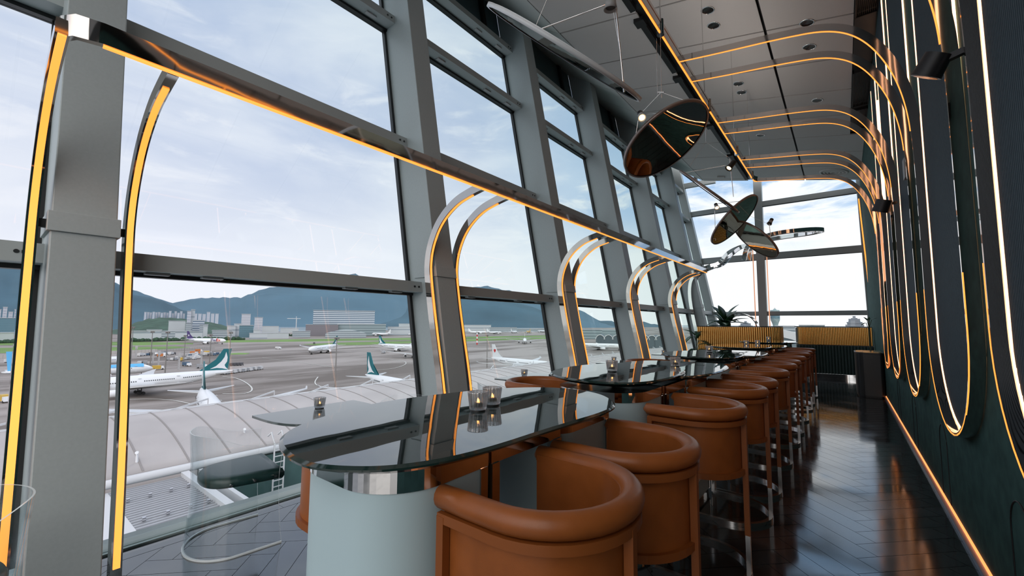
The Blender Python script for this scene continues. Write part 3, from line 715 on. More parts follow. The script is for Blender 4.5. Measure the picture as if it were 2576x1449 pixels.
def disc_n(u, v, mu, mv, f, sgn=-1):
    """facing of a round mirror whose outline is stretched along (mu, mv) and squeezed to f across"""
    vv = ray(u, v).normalized(); m3 = (ray(u+mu, v+mv).normalized()-vv); m3 = (m3-vv*m3.dot(vv)).normalized(); w_ = vv.cross(m3).normalized()
    if w_.z*sgn < 0: w_ = -w_
    return -vv*f+w_*math.sqrt(1-f*f)
c2 = aty(1675, 357, 4.2)
disc(c2, disc_n(1675, 357, 98, -85, .52), .455, 'large tilted round mirror in mid view, reflecting tan stools and light loops')
hanger([wire((-1.40, 4.2, 4.42), (-1.405, 4.2, 3.76)), wire((-1.36, 4.2, 4.42), (-1.365, 4.2, 3.76)), wire(aty(1663, 232, 4.2), aty(1606, 292, 4.2)), wire(aty(1663, 232, 4.2), aty(1750, 262, 4.3)),
        wire(aty(1622, 287, 4.2), aty(1690, 283, 4.15), .004), wire(aty(1606, 300, 4.2), aty(1594, 372, 4.2), .004), wire(aty(1655, 232, 4.2), aty(1671, 232, 4.2), .008)], 'wires and rods holding the large tilted mirror')
lamp(aty(1614, 294, 4.15), (.45, -.6, -.9), .045, 'small lit spotlight held on rods beside the large tilted mirror')
# near edge-on disc
pa, pb = aty(1281, 50, 2.55), aty(1588, 243, 2.75)
c1 = (pa+pb)/2; ax_ = (pb-pa).normalized(); vr = (c1-Vector((0, 0, EYE))).normalized()
nn = ax_.cross(vr).normalized(); nn = (nn*(-1 if nn.z > 0 else 1))-vr*.045
disc(c1, nn, (pb-pa).length/2, 'round mirror with white rim, seen almost edge on, hanging highest', M_WHITE)
hanger([wire(aty(1347, 78, 2.6), aty(1524, 12, 2.7), .006), wire(aty(1550, 22, 2.7), aty(1570, 232, 2.75), .006), wire(aty(1345, 72, 2.6), aty(1400, -60, 2.6), .002), wire(aty(1540, 10, 2.7), aty(1565, 160, 2.75), .002)], 'rods and wires holding the edge-on mirror')
lamp(aty(1536, 12, 2.7), (-.1, .1, -1), .05, 'grey spotlight cut by the top edge above the edge-on mirror', lit=False)
# far bar-like disc and two crossing discs
pa, pb = aty(1711, 432, 6.3), aty(1856, 535, 6.6)
c3 = (pa+pb)/2; ax_ = (pb-pa).normalized(); vr = (c3-Vector((0, 0, EYE))).normalized(); nn = ax_.cross(vr).normalized(); nn = nn if nn.z < 0 else -nn
disc(c3, nn-vr*.02, (pb-pa).length/2, 'round mirror seen exactly edge on as a thin slanting line under the ceiling')
disc(aty(1848, 555, 7.6), disc_n(1848, 555, 98, -108, .30), .475, 'farther tilted mirror rising to the right before the end window')
disc(aty(1899, 603, 8.0), disc_n(1899, 603, 95, 75, .34), .42, 'farther tilted mirror sinking to the right, below its twin')
hanger([wire(aty(1845, 495, 7.6), aty(1836, 400, 7.6), .006), wire(aty(1806, 512, 7.5), aty(1893, 503, 7.7), .004), wire(aty(1798, 530, 7.5), aty(1800, 605, 7.5), .005), wire(aty(1935, 560, 8), aty(1942, 632, 8), .005),
        wire(aty(1715, 436, 6.3), aty(1826, 416, 6.4), .004), wire(aty(1836, 398, 7.6), aty(1776, 358, 7.6), .002), wire(aty(1776, 358, 6.4), aty(1735, 418, 6.3), .002), wire(aty(1776, 358, 6.4), aty(1776, 280, 6.4), .003),
        wire(aty(1936, 565, 8), aty(1880, 540, 8), .002)], 'wires and rods holding the farther mirrors')
lamp(aty(1836, 420, 6.4), (-.5, -.5, -.8), .05, 'lit spotlight under the ceiling rail above the crossing mirrors', body=M_BLACK)
lamp(aty(1803, 521, 7.5), (.3, -.6, -.8), .04, 'lit spotlight at the left end of the crossing mirrors')
lamp(aty(1937, 560, 8.0), (-.3, -.6, -.8), .04, 'spotlight above the lower right crossing mirror', lit=False)
# black wall spots
def wall_spot(c, aim, r, lab, back):
    t = thing('wall_spotlight', lab, 'spotlight', c, 0, 'black spotlights on the green wall')
    q = Vector(aim).normalized().to_track_quat('-Z', 'Y'); q2 = MB()
    d = Vector(aim).normalized()
    m_ = MB(); m_.cyl(-d*r*.85, d*r*.85, r*.86, r, n=40); m_.build('lamp_body', M_BLACK, t)
    m_ = MB(); m_.cyl(d*r*.86, d*r*.875, r*.78, n=32); m_.build('lens', mat('dark_lens', (.10, .03, .015), .1), t)
    m_ = MB(); m_.bar((0, 0, 0), back, .03); m_.box((back[0]-.01, back[1]-.04, back[2]-.05), (back[0]+.03, back[1]+.04, back[2]+.05)); m_.build('bracket', M_BLACK, t)
    return t
pw = atx(2345, 165, .42)
wall_spot(pw, (-.45, .30, -.8), .065, 'big black spotlight fixed high on the green wall', (.14, -.05, .02))
wall_spot(atx(2220, 518, .42), (-.3, .2, -.9), .085, 'smaller looking black spotlight farther along the green wall', (.16, .1, .05))
pb_ = atx(2283, 424, .56); m_ = MB(); m_.box((-.03, -.06, -.10), (.0, .06, .10)); o = m_.build('sensor_box', mat('grey_plastic', (.25, .27, .28), .5), bevel=.006); o.location = pb_
tag(o, 'small grey box mounted between the second and third light loops', 'sensor')
# ceiling fittings
def downlight(p, lab, r=.085):
    t = thing('downlight', lab, 'downlight', (p[0], p[1], zc(p[0])), 0, 'recessed ceiling downlights'); t.rotation_euler = (0, math.atan(.2), 0)
    m_ = MB(); m_.lathe([(r+.015, 0), (r+.015, -.006), (r, -.008), (r, 0), (r*.62, .012)], n=40); m_.build('trim_ring', M_CHR, t)
    m_ = MB(); m_.lathe([(r*.98, -.005), (r*.72, -.002), (.001, -.001)], n=32); m_.build('reflector', mat('lamp_reflector', (.10, .07, .06), .12, metal=1), t)
    return t
DL = [((-1.43, 6.68), 'recessed downlight nearest the top edge of the picture'), ((-1.44, 7.10), 'recessed downlight just below the topmost one'), ((-1.45, 9.2), 'upper downlight of the second pair beside the ceiling groove'),
      ((-1.46, 9.60), 'lower downlight of the second pair beside the ceiling groove'), ((-.23, 7.55), 'recessed downlight partly behind the upper ceiling arc'), ((-.238, 8.26), 'recessed downlight just above the second ceiling arc'),
      ((-.218, 10.39), 'single recessed downlight right of the long black joint'), ((-1.463, 12.15), 'single recessed downlight beyond the second pair of ceiling arcs')]
for p, lab in DL: downlight(p, lab)
t = thing('air_diffuser', 'round ringed air diffuser at the far right of the ceiling', 'air vent', (-.03, 15.6, zc(-.03)-.002)); t.rotation_euler = (0, math.atan(.2), 0)
for k, r in enumerate((.36, .27, .19, .11)):
    m_ = MB(); m_.lathe([(r, 0), (r-.01, -.02), (r-.06, -.03), (r-.05, -.0)], n=48); m_.build('ring', M_CEIL, t)
m_ = MB(); m_.box((-.12, -.06, -.05), (.12, .06, 0)); o = m_.build('smoke_detector', M_CEIL, bevel=.01); o.location = (-3.16, 15.9, zc(-3.16)-.002); o.rotation_euler = (0, math.atan(.2), 0); tag(o, 'small flat sensor on the ceiling left of the groove', 'sensor')
m_ = MB(); m_.lathe([(.001, -.03), (.12, -.028), (.20, -.01), (.20, 0)], n=40); o = m_.build('ceiling_speaker', M_CEIL); o.location = (-2.72, 5.35, zc(-2.72)-.001); o.rotation_euler = (0, math.atan(.2), 0); tag(o, 'round white ceiling disc above the edge-on mirror', 'speaker')

# ================================================================== FAR END FURNITURE
def flutes(P, z0, z1, r, name, mt, parent, step):
    """half-round flutes along a path in plan"""
    P = [Vector((x, y, 0)) for x, y in P]; m_ = MB(); L_ = [0]
    for i in range(1, len(P)): L_.append(L_[-1]+(P[i]-P[i-1]).length)
    n = int(L_[-1]/step)
    for k in range(n):
        s_ = (k+.5)*L_[-1]/n; i = max(j for j in range(len(L_)-1) if L_[j] <= s_); p = P[i].lerp(P[i+1], (s_-L_[i])/(L_[i+1]-L_[i]))
        m_.cyl((p.x, p.y, z0), (p.x, p.y, z1), r, n=12)
    return m_.build(name, mt, parent)
def band(P, z0, z1, th, name, mt, parent):
    m_ = MB(); m_.ribbon([(x, y, z0) for x, y in P], [(0, 0, 1)]*len(P), 0, z1-z0, th); return m_.build(name, mt, parent)
t = thing('booth', 'left booth with fluted brass back facing the tables', 'booth', (-2.55, 13.75, 0)); t.scale = (.95, .95, 1)
P = [(-1.05+x, 0) for x in (0, .5, 1.0, 1.6)]+[(.75, .03), (.98, .12), (1.12, .3), (1.15, .6)]
band(P, 0.02, 1.36, .10, 'back_shell', M_CAB, t); flutes([(x-.0, y-.06) for x, y in P[:5]]+[(1.02, .07), (1.17, .27), (1.21, .6)], .10, 1.37, .028, 'brass_fluting', M_BRASS, t, .056)
band([(x, y-.03) for x, y in P], 1.372, 1.395, .16, 'top_cap', M_BLACK, t)
t = thing('booth', 'right booth with brass fluted back over dark green channel upholstery', 'booth', (-.15, 14.6, 0))
P = [(-.90, .30), (-.93, .05), (-.82, -.10), (-.3, .0), (.2, .05), (.72, .0)]
P = [(p.x, p.y) for p in smooth_path([(x, y, 0) for x, y in P], 2)]
band(P, .12, 1.36, .10, 'back_shell', M_CAB, t); flutes([(x, y-.055) for x, y in P], .90, 1.375, .020, 'brass_fluting', M_BRASS, t, .036)
flutes([(x, y-.12) for x, y in P], .12, .88, .040, 'channel_upholstery', M_GFAB, t, .066)
band([(x, y-.03) for x, y in P], 1.377, 1.40, .14, 'top_cap', M_BLACK, t); band([(x, y-.05) for x, y in P], 0, .11, .04, 'plinth', M_CHR, t)
t = thing('side_cabinet', 'dark cabinet with rounded corners and brass inlaid top against the green wall', 'cabinet', (.36, 11.62, 0))
P = rrect(-.22, .215, -.42, .5, [.16, .05, .05, .16], 8)
m_ = MB(); m_.prism(P, .03, .86); m_.build('body', M_CAB, t); m_ = MB(); m_.prism(inset(P, .03), 0, .03); m_.build('plinth', M_BLACK, t)
m_ = MB(); m_.prism(inset(P, -.01), .862, .89); m_.build('top', M_CAB, t); m_ = MB(); m_.prism(inset(P, .03), .891, .897); m_.build('brass_inlay', M_BRASS, t)
# arch mirror band on the left booth
t = thing('arch_ornament', 'polished steel arch standing on the left booth', 'ornament', (aty(1862, 810, 14.35).x, 14.35, 0))
m_ = MB(); pts = [Vector((-.48*math.cos(PI*k/24), 0, 1.25+.52*math.sin(PI*k/24))) for k in range(25)]; pts = [Vector((-.48, 0, .02))]+pts+[Vector((.48, 0, .02))]
m_.ribbon(pts, [(0, 1, 0)]*len(pts), -.16, .26, .02); m_.build('arch_band', M_CHR, t)
m_ = MB(); m_.ribbon(pts, [(0, 1, 0)]*len(pts), -.172, -.16, .02); m_.build('front_edge', M_BLACK, t)
# plants
def leaf(L_, W_, bend):
    vs = []; n = 7
    for i in range(n+1):
        s_ = i/n; w_ = W_*math.sin(PI*min(1, s_*.93+.05))**.8
        y = L_*s_; z = bend*s_*s_*L_
        for k, f in ((-1, 1), (0, 0), (1, 1)): vs.append((k*w_/2, y*(1-.15*abs(bend)*s_), z+f*w_*.12))
    return vs, [(i*3+k, i*3+k+1, (i+1)*3+k+1, (i+1)*3+k) for i in range(n) for k in range(2)]
def plant(loc, n, L0, spread, zr, lab, name='potted_plant', pot=None, seed=1):
    rnd = random.Random(seed); t = thing(name, lab, 'plant', loc)
    fo = MB(); sb = MB()
    for i in range(n):
        a = 2*PI*i*.382+rnd.uniform(-.2, .2); el = rnd.uniform(*spread); L_ = L0*rnd.uniform(.75, 1.15); z = rnd.uniform(*zr)
        vs, fs = leaf(L_, L_*.42, -rnd.uniform(.3, .9)*(1-el/1.8)); M4 = Matrix.Translation((0, 0, z)) @ Matrix.Rotation(a, 4, 'Z') @ Matrix.Rotation(el, 4, 'X') @ Matrix.Translation((0, .05, 0))
        fo.add([M4 @ Vector(v) for v in vs], fs, 0, True); sb.cyl((0, 0, max(0, z-.15)), M4 @ Vector((0, .02, 0)), .006, n=6)
    sb.cyl((0, 0, 0), (0, 0, zr[1]), .012, n=8)
    o = fo.build('foliage', M_LEAF, t, fix=False); so_ = o.modifiers.new('thick', 'SOLIDIFY'); so_.thickness = .003
    sb.build('stem', M_STEM, t)
    if pot:
        m_ = MB(); m_.lathe([(.001, 0), (pot[0]*.8, 0), (pot[0], pot[1]), (pot[0]-.02, pot[1]), (.001, pot[1]-.03)], n=32); m_.build('planter', M_POT, t)
    return t
plant((-2.85, 14.15, 0), 26, .55, (.25, 1.2), (1.3, 1.55), 'broad leaved plant rising above the left booth', pot=(.16, .5), seed=3)
plant((-3.48, 13.3, 0), 14, .45, (.1, .9), (.55, 1.1), 'broad leaved plant low beside the left booth and the last column', pot=(.18, .3), seed=5)
plant((.45, 12.9, .0), 5, .15, (.3, 1.0), (1.42, 1.55), 'broad leaved plant peeping out at the right end of the right booth', pot=(.15, .3), seed=8)

# ================================================================== OUTSIDE
ZA = -31.0
M_APRON = mat('apron_concrete', (.235, .215, .195), .7)
def apron_mat():
    m = M_APRON; nt = m.node_tree; b = nt.nodes['Principled BSDF']; tc = nt.nodes.new('ShaderNodeTexCoord')
    mp = nt.nodes.new('ShaderNodeMapping'); mp.inputs['Scale'].default_value = (.022, .005, 1); mp.inputs['Rotation'].default_value = (0, 0, .22); nt.links.new(tc.outputs['Object'], mp.inputs[0])
    n = nt.nodes.new('ShaderNodeTexNoise'); n.inputs['Scale'].default_value = 1; n.inputs['Detail'].default_value = 7; n.inputs['Roughness'].default_value = .62; nt.links.new(mp.outputs[0], n.inputs['Vector'])
    cr = nt.nodes.new('ShaderNodeValToRGB'); e = cr.color_ramp.elements; e[0].position = .40; e[0].color = (.115, .094, .078, 1); e[1].position = .57; e[1].color = (.31, .28, .26, 1)
    nt.links.new(n.outputs['Fac'], cr.inputs[0]); nt.links.new(cr.outputs[0], b.inputs['Base Color'])
apron_mat()
m_ = MB(); m_.box((-1500, -1500, ZA-.5), (-52, 4000, ZA)); st(m_.build('ground', M_APRON), 'airport apron and taxiways')
def ground_patch(px, name, mt, lab, cat, dz=.06, kind=None, group=None):
    P = [atz(u, v, ZA) for u, v in px]; m_ = MB(); m_.prism([(p.x, p.y) for p in P], ZA, ZA+dz)
    o = m_.build(name, mt); return tag(o, lab, cat, group, kind)
M_GRASS = mat('airfield_grass', (.13, .235, .055), .9, noise=(.02, .25))
for px, lab in (([(-400, 868), (-400, 861), (360, 860), (486, 863), (486, 866), (360, 869)], 'grass strip beyond the taxiway at the left'),
                ([(-400, 889), (-400, 877), (240, 874), (440, 871.5), (478, 874), (470, 880), (380, 884), (200, 888)], 'wider grass strip nearer the ramp at the left'),
                ([(540, 862), (560, 856), (1060, 849.5), (1420, 843), (1420, 846), (1060, 855), (700, 860)], 'long thin grass strip along the far runway'),
                ([(760, 866), (850, 862), (1100, 856), (1420, 847.5), (1420, 851), (1200, 858), (900, 868), (800, 869)], 'broad grass island between runway and taxiway'),
                ([(576, 889), (600, 887.5), (630, 888.5), (618, 891.5), (580, 892)], 'small grass tip beside the parked equipment')):
    ground_patch(px, 'grass', M_GRASS, lab, 'grass', kind='stuff')
M_LINE = mat('taxi_line_paint', (.55, .55, .52), .7)
def gline(px, w_, lab):
    P = smooth_path([atz(u, v, ZA+.12) for u, v in px], 2); m_ = MB(); m_.ribbon(P, [(0, 0, 1)]*len(P), 0, .05, w_); tag(m_.build('ground_marking', M_LINE), lab, 'ground marking')
gline([(560, 947), (600, 951), (640, 976), (622, 992), (560, 990)], .7, 'white curved stand line right of the long white airliner')
gline([(800, 948), (790, 962), (800, 972), (850, 976)], .6, 'white curved guide line left of the tall apron mast')
gline([(980, 904), (1018, 908), (1024, 916), (990, 928), (930, 932)], .6, 'white curved guide line right of the green airliner tail')
gline([(660, 900), (760, 912), (840, 924)], .5, 'thin straight line across the middle taxiway')
gline([(300, 1005), (420, 1003), (480, 1016)], .6, 'guide line under the wing of the nearest airliner')
# perimeter screen wall
M_FENCE = mat('blast_fence', (.42, .40, .38), .7, stripes=(1, .35, (.33, .32, .31), .15))
a, b = atz(-300, 915, ZA), atz(395, 886, ZA)
m_ = MB(); m_.bar(a+Vector((0, 0, 1.6)), b+Vector((0, 0, 1.6)), .5, 3.2); b2 = atz(540, 876, ZA); m_.bar(b+Vector((0, 0, 1.3)), b2+Vector((0, 0, 1.3)), .5, 2.6)
tag(m_.build('blast_fence', M_FENCE), 'long pale blast fence behind the ramp equipment', 'fence')

# terminal roof below the window
M_ROOF = mat('roof_membrane', (.40, .375, .365), .6, noise=(.30, .10))
M_SEAM = mat('roof_seam', (.25, .23, .22), .6)
M_ROOFP = mat('roof_white_metal', (.60, .61, .62), .4)
M_CORR = mat('corrugated_roof', (.36, .37, .39), .5)
def roof():
    t = thing('terminal_roof', 'long barrel vaulted white terminal roof just outside the windows', 'roof', (-34, 0, -6))
    m_ = MB(); n = 12; prof = [(-38.2+9.0*s_, -5.0-1.5*(s_**2.0)) for s_ in [k/n for k in range(n+1)]]
    prof = [(-44.5, -7.4), (-42.3, -6.1), (-40.2, -5.35)]+prof
    ys = [-60+6*k for k in range(56)]; vs = []
    for x, z in prof:
        for y in ys: vs.append((x+34, y, z+6))
    m = len(ys); fs = [(i*m+j, i*m+j+1, (i+1)*m+j+1, (i+1)*m+j) for i in range(len(prof)-1) for j in range(m-1)]
    m_.add(vs, fs, 0, True); o = m_.build('vault', M_ROOF, t, fix=False); s_ = o.modifiers.new('thick', 'SOLIDIFY'); s_.thickness = .25; s_.offset = 0
    m_ = MB()
    for y in [-58+2.0*k for k in range(160)]:      # standing seams over the vault
        for i in range(2, len(prof)-1):
            m_.bar((prof[i][0]+34, y, prof[i][1]+6.135), (prof[i+1][0]+34, y, prof[i+1][1]+6.135), .09, .03)
    m_.build('seam', M_SEAM, t)['kind'] = 'stuff'
    m_ = MB(); m_.tube([(-28.95+34, y, -6.6+6) for y in range(-60, 270, 6)], .22, 10); m_.build('gutter_pipe', M_ROOFP, t)
    m_ = MB()                                        # ridge walkway with slanting fins
    m_.box((-38.9+34, -60, -.02+1.0), (-38.2+34, 270, 1.06)); m_.tube([(-38.1+34, y, 1.22) for y in range(-60, 270, 3)], .03, 5)
    m_.build('ridge_walkway', M_ROOFP, t)
    for k in range(36):
        y = -6+5.0*k; f_ = MB(); p, q = Vector((-38.4+34, y, 1.02)), Vector((-40.3+34, y+3.0, 1.30))
        f_.bar(p, q, .07, .12); f_.bar(q, (-40.3+34, y+3.0, .6), .06)
        f_.build('roof_fin', M_ROOFP, t)
    return t
roof()
t = thing('low_roof', 'grey corrugated metal roof between the vaulted roof and the window', 'roof', (-20, 0, -6.95))
m_ = MB(); 
for k in range(60): 
    y = 2.62+k*0; 
    x0 = -28.6+k*.30; m_.box((x0+20, 4.6, -.02), (x0+.10+20, 7.5, .05)); m_.box((x0+.10+20, 4.6, -.04), (x0+.30+20, 7.5, .0))
m_.build('corrugated_sheet', M_CORR, t)
m_ = MB(); m_.box((-8.7, -14, -.06), (14, 4.6, .03)); m_.build('flat_margin', M_ROOFP, t)
m_ = MB(); m_.box((-8.7, 7.5, -.4), (13, 7.85, .25)); m_.box((-8.7, 8.3, -.6), (13, 8.5, .2)); m_.build('parapet', M_ROOFP, t)
m_ = MB()
for x in (-6.5, -3.5, -.5, 2.5): 
    for y in (4.9, 5.7, 6.5, 7.2): m_.box((x, y, .06), (x+.12, y+.12, .22))
m_.build('anchor_stud', M_CHR, t)
m_ = MB(); m_.box((-29.5, 8.4, -12), (-4, 60, -9.6)); m_.box((-29.2, 8.4, -14), (-28.9, 60, -6.9)); st(m_.build('ground', mat('roof_gully_green', (.05, .10, .095), .3, noise=(.6, .4))), 'dark roof gully between the buildings')
t = thing('roof_ladder', 'white steel access ladder standing in the roof gully', 'ladder', (-27.8, 12.2, -9.6))
m_ = MB()
for s_ in (-.3, .3): m_.tube([(0, s_, 0), (0, s_, 3.6), (-.5, s_, 4.2), (-1.0, s_, 3.9)], .05, 6)
for k in range(10): m_.bar((0, -.3, .3+k*.36), (0, .3, .3+k*.36), .05)
m_.build('rails', M_ROOFP, t)
t = thing('roof_plant_unit', 'white pipe frame and red brick coloured box in the roof gully', 'roof equipment', (-23.5, 11.5, -9.6))
m_ = MB()
for k in range(6): m_.bar((0, k*.9, 1.2), (6, k*.9-.5, 1.2), .1)
m_.bar((0, 0, 1.2), (0, 5, 1.2), .12); m_.bar((6, -.5, 1.2), (6, 4.5, 1.2), .12); m_.build('pipe_frame', M_ROOFP, t)
m_ = MB(); m_.box((-2, 1, 0), (-1, 2, 1.6)); m_.build('red_box', mat('brick_red', (.35, .10, .07), .7), t)
m_ = MB(); m_.box((2, -4, 0), (3, -1, .5)); m_.build('red_duct', mat('red_duct', (.35, .03, .04), .5), t)
for k, (p, h) in enumerate((((300+0, 1213), 0), ((338, 1185), 0), ((608, 1120), 0))):
    q = atz(p[0]+6, p[1]-12, -6.3); m_ = MB(); m_.cyl((0, 0, 0), (.12, -.05, .75), .07, .05, n=10); m_.cyl((.12, -.05, .75), (.28, -.1, .78), .08, n=10); o = m_.build('roof_vent_pipe', M_WHITE); o.location = q
    tag(o, ['white vent stub at the left end of the gutter', 'white vent stub beside the long gutter', 'white vent stub in the middle of the vaulted roof'][k], 'vent pipe', 'vent stubs along the gutter')

# ------------------------------------------------------------------ aircraft (local: nose +X, ground z=0)
M_PWH = mat('aircraft_white', (.74, .76, .78), .3); M_PGR = mat('wing_grey', (.52, .54, .56), .4); M_TEAL = mat('tail_teal', (.0, .13, .155), .35)
M_TYRE = mat('tyre_black', (.015, .015, .015), .7); M_WIN = mat('cabin_window', (.04, .05, .06), .2); M_PURP = mat('tail_purple', (.055, .03, .15), .4)
M_SKY = mat('sky_blue_livery', (.10, .42, .75), .4); M_YEL = mat('livery_yellow', (.75, .50, .12), .4); M_ORG = mat('lettering_orange', (.75, .09, .03), .4); M_RED = mat('emblem_red', (.55, .04, .04), .4)
def plane(loc, heading, label, L_=66, D=6.0, span=62, ftop=17.5, tail=M_TEAL, logo='wing', body=M_PWH, eng=True, band_=None, lettering=None, windows=True, group='airliners outside', name='airliner', zc_=None):
    t = thing(name, label, 'airplane', loc, heading, group)
    zf = zc_ or D*.5+2.2; R = D/2
    st_ = [(0, .02, -.12), (.012, .28, -.10), (.03, .50, -.07), (.06, .76, -.03), (.10, .95, 0), (.14, 1, 0), (.66, 1, 0), (.74, .92, .07), (.82, .72, .24), (.90, .46, .46), (.96, .25, .60), (1, .07, .66)]
    n = 28; m_ = MB(); vs = []
    for s_, r, dz in st_:
        for k in range(n): w_ = 2*PI*k/n; vs.append((-s_*L_, R*r*math.cos(w_), zf+dz*R+R*r*math.sin(w_)))
    mi = []
    fs = [(i*n+k, i*n+(k+1) % n, (i+1)*n+(k+1) % n, (i+1)*n+k) for i in range(len(st_)-1) for k in range(n)]
    m_.add(vs, fs, 0, True); m_.add(vs, [tuple(range((len(st_)-1)*n, len(st_)*n))])
    fus = m_.build('fuselage', body, t)
    def slab(P, th, name, mt, par=t):   # quad of 4 points (root le, tip le, tip te, root te), thickness root/tip, vertical
        m2 = MB(); up = Vector((0, 0, 1)); T = [th, th*.3, th*.3, th]
        a_, b_, c_, d_ = [Vector(p) for p in P]; m2.hexa([p-up*q/2*(.4 if i in (2, 3) else 1) for i, (p, q) in enumerate(zip((a_, b_, c_, d_), T))], [p+up*q/2*(.4 if i in (2, 3) else 1) for i, (p, q) in enumerate(zip((a_, b_, c_, d_), T))])
        return m2.build(name, mt, par)
    for s_ in (-1, 1):
        wg = slab([(-.36*L_, s_*R*.8, zf-R*.55), (-.62*L_, s_*span/2, zf+1.6), (-.655*L_, s_*span/2, zf+1.6), (-.56*L_, s_*R*.8, zf-R*.6)], 1.0, 'wing', M_PGR)
        m2 = MB(); m2.hexa([(-.62*L_, s_*span/2-.1, zf+1.6), (-.655*L_, s_*span/2-.1, zf+1.6), (-.655*L_, s_*span/2+.1, zf+1.6), (-.62*L_, s_*span/2+.1, zf+1.6)], [(-.65*L_, s_*(span/2+.5)-.1, zf+2.5), (-.665*L_, s_*(span/2+.5)-.1, zf+2.5), (-.665*L_, s_*(span/2+.5)+.1, zf+2.5), (-.65*L_, s_*(span/2+.5)+.1, zf+2.5)])
        m2.build('winglet', M_PGR, wg)
        slab([(-.885*L_, s_*R*.35, zf+R*.42), (-.965*L_, s_*span*.165, zf+R*.42+1.0), (-.99*L_, s_*span*.165, zf+R*.42+1.0), (-.965*L_, s_*R*.25, zf+R*.45)], .55, 'tailplane', M_PGR)
        if eng:
            ex, ey, ez = -.36*L_, s_*span*.155, zf-R*.95; er = R*.50
            m2 = MB(); m2.lathe([(er*.86, 0), (er, .25*er), (er, 2.2*er), (er*.7, 3.6*er), (er*.35, 4.3*er)], n=20); e = m2.build('engine', body if band_ is None else M_PWH, t)
            e.rotation_euler = (0, -PI/2, 0); e.location = (ex+er*1.4, ey, ez)
            m2 = MB(); m2.cyl((0, 0, er*.3), (0, 0, er*.32), er*.86, n=20); f_ = m2.build('fan', M_TYRE, e)
            m2 = MB(); m2.bar((ex-er, ey, ez+er*.7), (ex-er*3, ey, zf-R*.35), .4, 1.2); m2.build('pylon', M_PGR, t)
    for (gx, gy) in ((-.09*L_, 0), (-.50*L_, -R*1.1), (-.50*L_, R*1.1)):
        m2 = MB(); m2.bar((gx, gy, .6), (gx, gy*.9, zf-R*.8), .3)
        for dx in ((-.7, .7) if gy else (0,)):
            for dy in (-.5, .5): m2.cyl((gx+dx, gy+dy-.2, .62), (gx+dx, gy+dy+.2, .62), .62, n=14)
        m2.build('landing_gear', M_TYRE, t)
    # fin
    zr = zf+R*.80; fp = [(-.845*L_, zr), (-.935*L_, ftop), (-.985*L_, ftop), (-.965*L_, zf+R*.75), (-.80*L_, zf+R*.93)]
    m2 = MB(); vs = [(x, -.25 if z < ftop-1 else -.1, z) for x, z in fp]+[(x, .25 if z < ftop-1 else .1, z) for x, z in fp]; k = len(fp)
    m2.add(vs, [tuple(range(k-1, -1, -1)), tuple(range(k, 2*k))]+[(i, (i+1) % k, k+(i+1) % k, k+i) for i in range(k)]); fin = m2.build('fin', tail, t)
    hz = ftop-zr
    if logo == 'wing':     # white sweeping brush wing
        ql = [(.86, .10), (.895, .22), (.925, .42), (.943, .62), (.952, .86), (.962, .60), (.960, .40), (.946, .25), (.951, .16), (.968, .03), (.93, .10), (.90, .13)]
        for s_ in (-1, 1):
            m2 = MB(); m2.add([(-a_*L_, s_*(.27-.12*b_), zr+b_*hz) for a_, b_ in ql], [tuple(range(len(ql)))]); o = m2.build('tail_emblem', M_PWH, fin, fix=False)
    elif logo == 'red':
        for s_ in (-1, 1):
            m2 = MB(); P = [(-.928*L_+R*.42*math.cos(2*PI*i/20)*(1+.18*math.sin(6*PI*i/20)), s_*.24, zr+hz*.52+R*.42*math.sin(2*PI*i/20)*(1+.18*math.sin(6*PI*i/20))) for i in range(20)]; m2.add(P, [tuple(range(20))]); m2.build('tail_emblem', M_RED, fin, fix=False)
    elif logo == 'white_x':
        for s_ in (-1, 1):
            m2 = MB(); m2.add([(-.915*L_, s_*.26, zr+hz*.35), (-.925*L_, s_*.26, zr+hz*.55), (-.945*L_, s_*.26, zr+hz*.5), (-.935*L_, s_*.26, zr+hz*.3)], [(0, 1, 2, 3)]); m2.build('tail_emblem', M_PWH, fin, fix=False)
            m2 = MB(); q_ = R*.93; 
            m2.add([(-.80*L_, s_*R*.55, zf+R*.78), (-.74*L_, s_*R*.94, zf+R*.15), (-.80*L_, s_*R*.86, zf-R*.1), (-.9*L_, s_*R*.50, zf+R*.35), (-.97*L_, s_*R*.28, zf+R*.6), (-.9*L_, s_*R*.33, zf+R*.9)], [(0, 1, 2, 3, 4, 5)]); m2.build('tail_paint', M_PURP, fus, fix=False)
    if windows:
        m2 = MB()
        for s_ in (-1, 1):
            k = 0; x = .13*L_
            while x < .80*L_:
                if not any(abs(x-d_*L_) < 1.3 for d_ in (.14, .30, .49, .68)):
                    rr = R*(1 if x < .66*L_ else 1-.6*(x/L_-.66)); z0_ = R*.10+(0 if x < .66*L_ else (x/L_-.66)*R*.9); zm = (0 if x < .66*L_ else (x/L_-.66)*R*.9)
                    ya, yb = [s_*(math.sqrt(max(.01, rr*rr-(q-zm)**2))+.05) for q in (z0_, z0_+.50)]
                    m2.add([(-x, ya, zf+z0_), (-x-.40, ya, zf+z0_), (-x-.40, yb, zf+z0_+.50), (-x, yb, zf+z0_+.50)], [(0, 1, 2, 3)])
                x += .75
        m2.build('window_row', M_WIN, fus, fix=False)
        m2 = MB()
        for s_ in (-1, 1):
            for d_ in (.14, .30, .49, .68):
                x = d_*L_; w_ = .55
                for (a0, b0, a1, b1) in ((x-w_, -.25, x-w_+.06, .30), (x+w_-.06, -.25, x+w_, .30), (x-w_, .28, x+w_, .30), (x-w_, -.25, x+w_, -.23)):
                    m2.add([(-a0, s_*(R*.995+.03), zf+b0*D), (-a1, s_*(R*.995+.03), zf+b0*D), (-a1, s_*(R*.83+.05), zf+b1*D), (-a0, s_*(R*.83+.05), zf+b1*D)], [(0, 1, 2, 3)])
